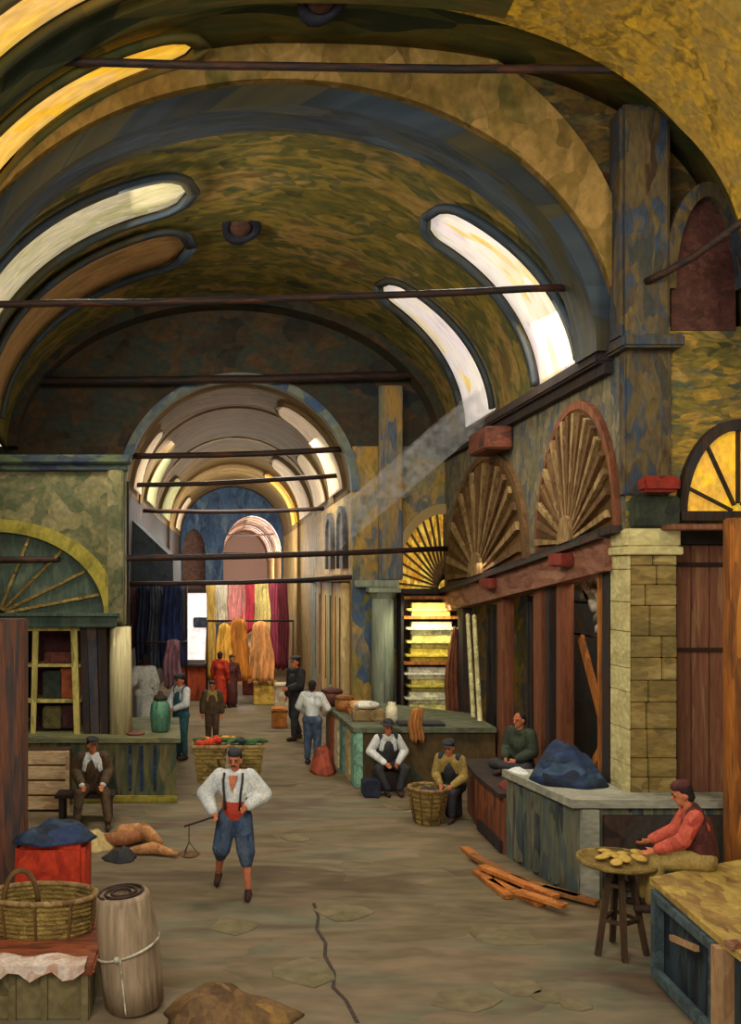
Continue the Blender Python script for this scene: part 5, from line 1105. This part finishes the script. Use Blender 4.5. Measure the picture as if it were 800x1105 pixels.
s_ = sit(.40, .16, .42, .10); s_.update(el=(.24, -.18, .72), hl=(.10, -.40, .60), er=(-.24, -.18, .72), hr=(-.10, -.40, .60), look=(0, -1, -.35))
person('man in a cap bending forward on a stool beside the wicker basket', (3.70, 15.15, 0), math.radians(-30), s_, 'khaki', vest=('dark_cloth', 'open'), legs='dark_cloth', cap='dark_cloth', capshape='flat', h=.97)
b = B(); b.lathe((3.70, 15.15, 0), [(.12, 0), (.15, .05), (.14, .36), (.16, .40)], 16); b.build('round_stool', M['dark_wood'], None, label='small round stool under the man in the cap beside the basket', cat='stool', origin=(3.7, 15.15, 0))
z0_ = .86
s_ = dict(pel=(0, 0, z0_+.13), pl=(.10, 0, z0_+.12), pr=(-.10, 0, z0_+.12), che=(0, -.03, z0_+.46), nek=(0, -.04, z0_+.68), head=(0, -.06, z0_+.82), sl=(.18, -.03, z0_+.62), sr=(-.18, -.03, z0_+.62),
          kl=(.30, -.30, z0_+.13), kr=(-.30, -.30, z0_+.13), al=(-.06, -.42, z0_+.10), ar=(.08, -.34, z0_+.10), el=(.25, -.06, z0_+.36), hl=(.10, -.26, z0_+.24), er=(-.25, -.06, z0_+.36), hr=(-.10, -.26, z0_+.24), look=(-.1, -1, -.12))
person('dark-haired vendor in dark green sitting on the wooden counter between brown posts', (4.60, 14.45, 0), math.radians(-55), s_, 'green_cloth', vest=('green_cloth', 'jacket'), legs='dark_cloth', h=1.0)
z0_ = .98
s_ = dict(pel=(0, 0, z0_+.13), pl=(.10, 0, z0_+.11), pr=(-.10, 0, z0_+.11), che=(0, -.06, z0_+.43), nek=(0, -.13, z0_+.62), head=(0, -.19, z0_+.75), sl=(.18, -.10, z0_+.57), sr=(-.18, -.10, z0_+.57),
          kl=(.12, -.44, z0_+.06), kr=(-.12, -.44, z0_+.06), al=(.10, -.50, z0_-.40), ar=(-.12, -.56, z0_-.40), el=(.22, -.22, z0_+.33), hl=(.16, -.46, z0_+.20), er=(-.22, -.22, z0_+.33), hr=(-.14, -.48, z0_+.22), look=(0, -1, -.35))
person('man in rose shirt, maroon vest and khaki trousers seated on the cabinet end', (4.84, 9.42, 0), math.radians(-108), s_, 'rose', vest=('maroon', 'open'), legs='khaki', cap='maroon', capshape='round', h=.98)

# standing people further back
person('standing man in a white shirt seen from behind near the display counter', (1.78, 19.3, 0), math.radians(160), dict(el=(.30, -.05, 1.16), hl=(.22, -.22, 1.02), er=(-.30, -.05, 1.16), hr=(-.2, -.22, 1.02)), 'white', legs='blue_cloth', vox=.013, h=1.02)
person('standing man in flat cap and dark coat behind the man in white', (1.66, 22.2, 0), math.radians(-60), dict(el=(.26, -.08, 1.14), hl=(.12, -.26, 1.08), kl=(.12, -.12, .5), al=(.12, -.14, .09), ar=(-.1, .14, .09)), 'dark_cloth', vest=('dark_cloth', 'jacket'), legs='dark_cloth', cap='dark_cloth', capshape='flat', h=1.16, vox=.014)
person('standing man in white shirt and teal trousers beside the green urn', (-.98, 19.8, 0), math.radians(-50), dict(look=(0, -1, -.3), hl=(.08, -.25, 1.05), hr=(-.06, -.25, 1.05), er=(-.26, -.08, 1.15), el=(.26, -.08, 1.15)), 'white', vest=('teal_cloth', 'open'), legs='teal_cloth', cap='dark_cloth', capshape='flat', h=1.06, vox=.013)
person('boy in an open brown jacket and cap walking behind the porter', (-.34, 21.3, 0), 0, dict(kl=(.1, -.1, .5)), 'khaki', vest=('brown_cloth', 'jacket'), legs='brown_cloth', cap='dark_cloth', capshape='round', h=.87, vox=.013)
person('woman in a long scarlet dress standing before the golden robes', (-.20, 27.3, 0), math.radians(150), {}, 'red_cloth', legs='red_cloth', skirt=True, vox=.016, h=.98)
person('figure in loose white cloth standing behind the left shop counter', (-2.0, 22.4, 0), math.radians(200), dict(hl=(.2, -.25, 1.2)), 'white', legs='white', skirt=True, vox=.016, h=1.18)
person('dark-capped person in maroon standing among the hanging robes', (.14, 27.6, 0), math.radians(20), {}, 'maroon', legs='maroon', cap='dark_cloth', capshape='round', skirt=True, vox=.016, h=.90)

# dusty sunbeam from the second vault window down to the corridor mouth
b = B(); A = [P(500, 418, 18.9), P(545, 400, 17.6), P(560, 425, 17.7), P(515, 452, 18.8)]; A = [P(505, 425, 18.4), P(580, 372, 16.8), P(596, 400, 16.6), P(520, 462, 18.2)]
E = [P(335, 575, 19.5), P(352, 560, 19.0), P(372, 590, 19.0), P(350, 606, 19.5)]
b.add(A+E, [(0, 1, 2, 3), (7, 6, 5, 4), (0, 4, 5, 1), (1, 5, 6, 2), (2, 6, 7, 3), (3, 7, 4, 0)])
hz = bpy.data.materials.new('sunlit_dust'); hz.use_nodes = True; nt = hz.node_tree; nt.nodes.clear()
ou = nt.nodes.new('ShaderNodeOutputMaterial'); vs_ = nt.nodes.new('ShaderNodeVolumeScatter'); vs_.inputs['Color'].default_value = (1, 1, 1, 1); vs_.inputs['Density'].default_value = .55
tc = nt.nodes.new('ShaderNodeTexCoord'); nz = nt.nodes.new('ShaderNodeTexNoise'); nz.inputs['Scale'].default_value = 5.5; nz.inputs['Detail'].default_value = 6; mr = nt.nodes.new('ShaderNodeMapRange'); mr.inputs[1].default_value = .42; mr.inputs[2].default_value = .62; mr.inputs[3].default_value = .10; mr.inputs[4].default_value = 1.5
nt.links.new(tc.outputs['Object'], nz.inputs['Vector']); nt.links.new(nz.outputs['Fac'], mr.inputs[0]); nt.links.new(mr.outputs[0], vs_.inputs['Density']); nt.links.new(vs_.outputs[0], ou.inputs['Volume'])
o = b.build('light_beam', hz, None, kind='stuff', label='slanting beam of dusty daylight falling from the vault windows to the corridor', cat='light beam')
sp = bpy.data.lights.new('sunbeam_light', 'SPOT'); sp.energy = 9000; sp.spot_size = math.radians(24); sp.spot_blend = .6; sp.color = (1, .96, .88); sp.shadow_soft_size = .3
so = bpy.data.objects.new('sunbeam_light', sp); COL.objects.link(so); s0 = P(550, 400, 17.2)+V((-.1, -.1, .2)); so.location = s0
so.rotation_euler = (P(350, 585, 19.3)-s0).to_track_quat('-Z', 'Y').to_euler()
# rails and straps that carry the dark garments at the corridor mouth
b = B(); b.tube([(-2.36, 22.9, 3.72), (-1.0, 22.9, 3.72)], 0.03, 8); b.tube([(-2.36, 22.32, 2.32), (-1.0, 22.32, 2.32)], 0.025, 8); b.tube([(-1.0, 22.9, 3.74), (-1.0, 22.9, 0)], 0.03, 8); b.tube([(-1.0, 22.32, 2.32), (-1.0, 22.9, 2.32)], 0.025, 8)
b.build('garment_rail', M['iron'], None, smooth=True, label='iron rail carrying the dark garments at the corridor mouth', cat='rail', origin=(-1.0, 22.9, 0))

b = B()
for z in (3.5, 2.98):
    b.tube([(5.72, 13.0, z), (5.72, 15.35, z)], 0.02, 6)
b.build('cloth_rail', M['iron'], None, smooth=True, label='pair of thin rods holding the folded cloths in the shop opening', cat='rail', origin=(5.72, 13.0, 2.98))
